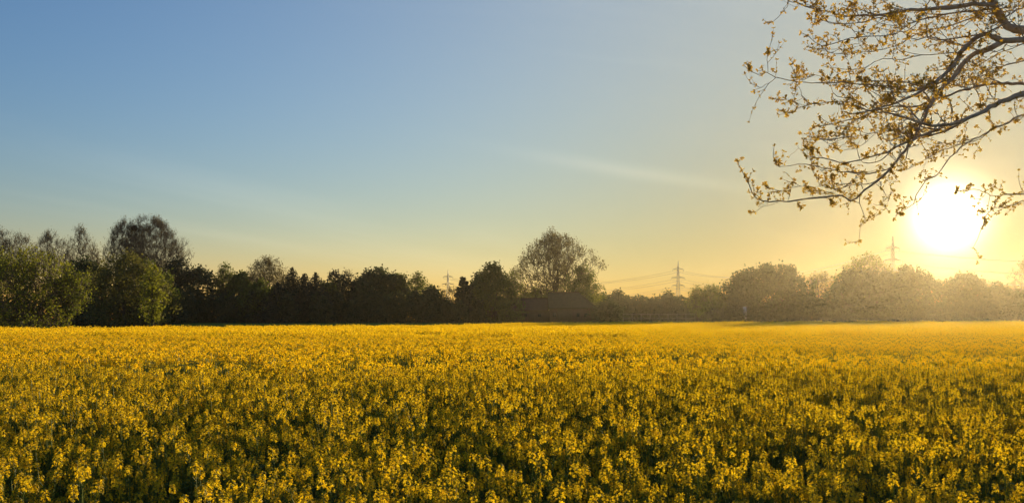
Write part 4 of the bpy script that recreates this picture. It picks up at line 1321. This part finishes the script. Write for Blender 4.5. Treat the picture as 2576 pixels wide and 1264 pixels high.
MASS = [(380, -60), (440, 120), (470, 250), (300, 380), (470, 600), (420, 760), (340, 950), (680, 930), (900, 790), (1250, 730), (1560, 730), (1560, -60)]


def in_mass(p):
    """Is the point inside the hanging crown's outline (seen from the field path)?"""
    zx = (CX + p[0] / p[1] * F - 1809) / .5122; zy = (HY - (p[2] - CAMZ) / p[1] * F) / .5122
    c_ = False
    for (x1_, y1_), (x2_, y2_) in zip(MASS, MASS[1:] + MASS[:1]):
        if (y1_ > zy) != (y2_ > zy) and zx < (x2_ - x1_) * (zy - y1_) / (y2_ - y1_) + x1_: c_ = not c_
    return c_


for line, rad in list(limb3[:len(LIMBS)]):      # side branches that fill the crown between the limbs
    L_all = np.linalg.norm(np.diff(line, axis=0), axis=1).sum()
    i = int(rng.integers(2, 5))
    while i < len(line) - 1:
        t = unit(line[i + 1] - line[i - 1])
        for _ in range(4):
            d = unit(t * .9 + np.array([-.55, -.05, .12]) + rng.normal(size=3) * np.array([.45, .5, .42]))
            Lb = rng.uniform(.25, .75) * (1 if rad[i] > .01 else .6)
            if in_mass(line[i] + d * Lb) and in_mass(line[i]):
                k1 = d + rng.normal(size=3) * .25
                ln = smooth_line([line[i], line[i] + k1 * Lb * .4, line[i] + d * Lb * .75 + rng.normal(size=3) * .03, line[i] + d * Lb + np.array([0, 0, .05])], 10)
                r0 = min(rad[i] * .6, .0055)
                tw.tube(ln - O, np.linspace(r0, .0018, 10), 4, cap=False)
                limb3.append((ln, np.linspace(r0, .0018, 10)))
                break
        i += int(rng.integers(4, 10))

for li, (line, rad) in enumerate(limb3):
    Ls = np.concatenate([[0], np.cumsum(np.linalg.norm(np.diff(line, axis=0), axis=1))])
    s = .04
    while s < Ls[-1]:
        i = min(int(np.searchsorted(Ls, s)), len(line) - 1)
        r = rad[i]
        t = unit(line[min(i + 1, len(line) - 1)] - line[max(i - 1, 0)])
        thin = r < .016
        if rng.random() < (.95 if thin else .62):
            d = unit(t * rng.uniform(.2, 1.0) + rng.normal(size=3) * .75 * np.array([1, .9, 1]) + np.array([0, 0, .22]))
            spray(line[i], d, (rng.uniform(.045, .16) * (1 - .5 * (s / Ls[-1]) ** 3) if thin else rng.uniform(.10, .36)), min(.0036, max(.0018, r * .5)), 1)
        s += rng.uniform(.04, .10) * (1.0 if thin else 1.1)
    clusters.append((line[-1], unit(line[-1] - line[-2]), 1.2))

tag(tw.build('twigs', M['bark_oak'], oak), kind='stuff')


def cluster_mesh(rg, n=6):
    mb = MB()
    for k in range(n):
        a = k * 2.4 + rg.normal() * .3
        tilt = rg.uniform(.35, 1.15)
        d = np.array([math.cos(a) * math.sin(tilt), math.sin(a) * math.sin(tilt), math.cos(tilt)])
        L = rg.uniform(.010, .020); W_ = L * rg.uniform(.22, .30)
        s = unit(np.cross(d, (0, 0, 1.0)) + rg.normal(size=3) * .3); nn = np.cross(d, s)
        # lobed oak leaf outline, folded along the rib
        prof = [(0, .15), (.22, .75), (.33, .5), (.5, 1.0), (.62, .68), (.78, .85), (1.0, .0)]
        v, f = [], []
        for (t, w) in prof:
            c = d * L * t + np.array([0, 0, -1]) * L * .22 * t * t
            v += [c - s * W_ * w + nn * W_ * w * .35, c, c + s * W_ * w + nn * W_ * w * .35]
        for i in range(len(prof) - 1):
            b_ = i * 3
            f += [(b_, b_ + 1, b_ + 4, b_ + 3), (b_ + 1, b_ + 2, b_ + 5, b_ + 4)]
        mb.add(v, f, 0, np.full(len(v), rg.random()))
    return mb


rg = np.random.default_rng(31)
cl_mb = [cluster_mesh(rg, int(rg.integers(4, 8))) for _ in range(8)]
cl_me = [mb.mesh('leaf_cluster', M['oak_leaf']) for mb in cl_mb]
vis, hid = [], []
for c in clusters:
    p = c[0]
    sx, sy = CX + p[0] / p[1] * F, HY - (p[2] - CAMZ) / p[1] * F
    (vis if (-20 < sx < 2590 and -20 < sy < 1264) else hid).append(c)
vis.sort(key=lambda c: -c[2] / c[0][1])
big, rest = vis[:300], vis[300:] + hid[::2]
rest_mb = MB()
for j, (p, d, s_) in enumerate(big):
    o = bpy.data.objects.new('leaf_cluster', cl_me[j % 8]); C.objects.link(o); o.parent = oak
    o.location = p - O
    o.rotation_euler = Vector(d).to_track_quat('Z', 'Y').to_euler()
    o.scale = (s_,) * 3
for j, (p, d, s_) in enumerate(rest):
    src = cl_mb[j % 8]
    zq = d; xq = unit(np.cross(zq, rng.normal(size=3))); yq = np.cross(zq, xq)
    R = np.stack([xq, yq, zq], 1)
    for v, f, a_ in zip(src.v, src.f, src.a):
        rest_mb.add(v @ R.T * s_ + p - O, f - f.min(), 0, a_)
tag(rest_mb.build('leaves', M['oak_leaf'], oak), kind='stuff')
print('clusters', len(vis), len(hid))

# ------------------------------------------------------------------ evening haze
m, n, l, out = newmat('evening_haze')
vol = n.new('ShaderNodeVolumePrincipled')
vol.inputs['Color'].default_value = (.99, .89, .64, 1)
vol.inputs['Density'].default_value = 0.00008
vol.inputs['Anisotropy'].default_value = 0.84
l.new(vol.outputs[0], out.inputs['Volume'])
hz = MB().box((-400, -55, -1.3), (400, 560, 28.2)).build('haze', m)
tag(hz, 'thin golden evening haze filling the air', 'haze', None, 'stuff')
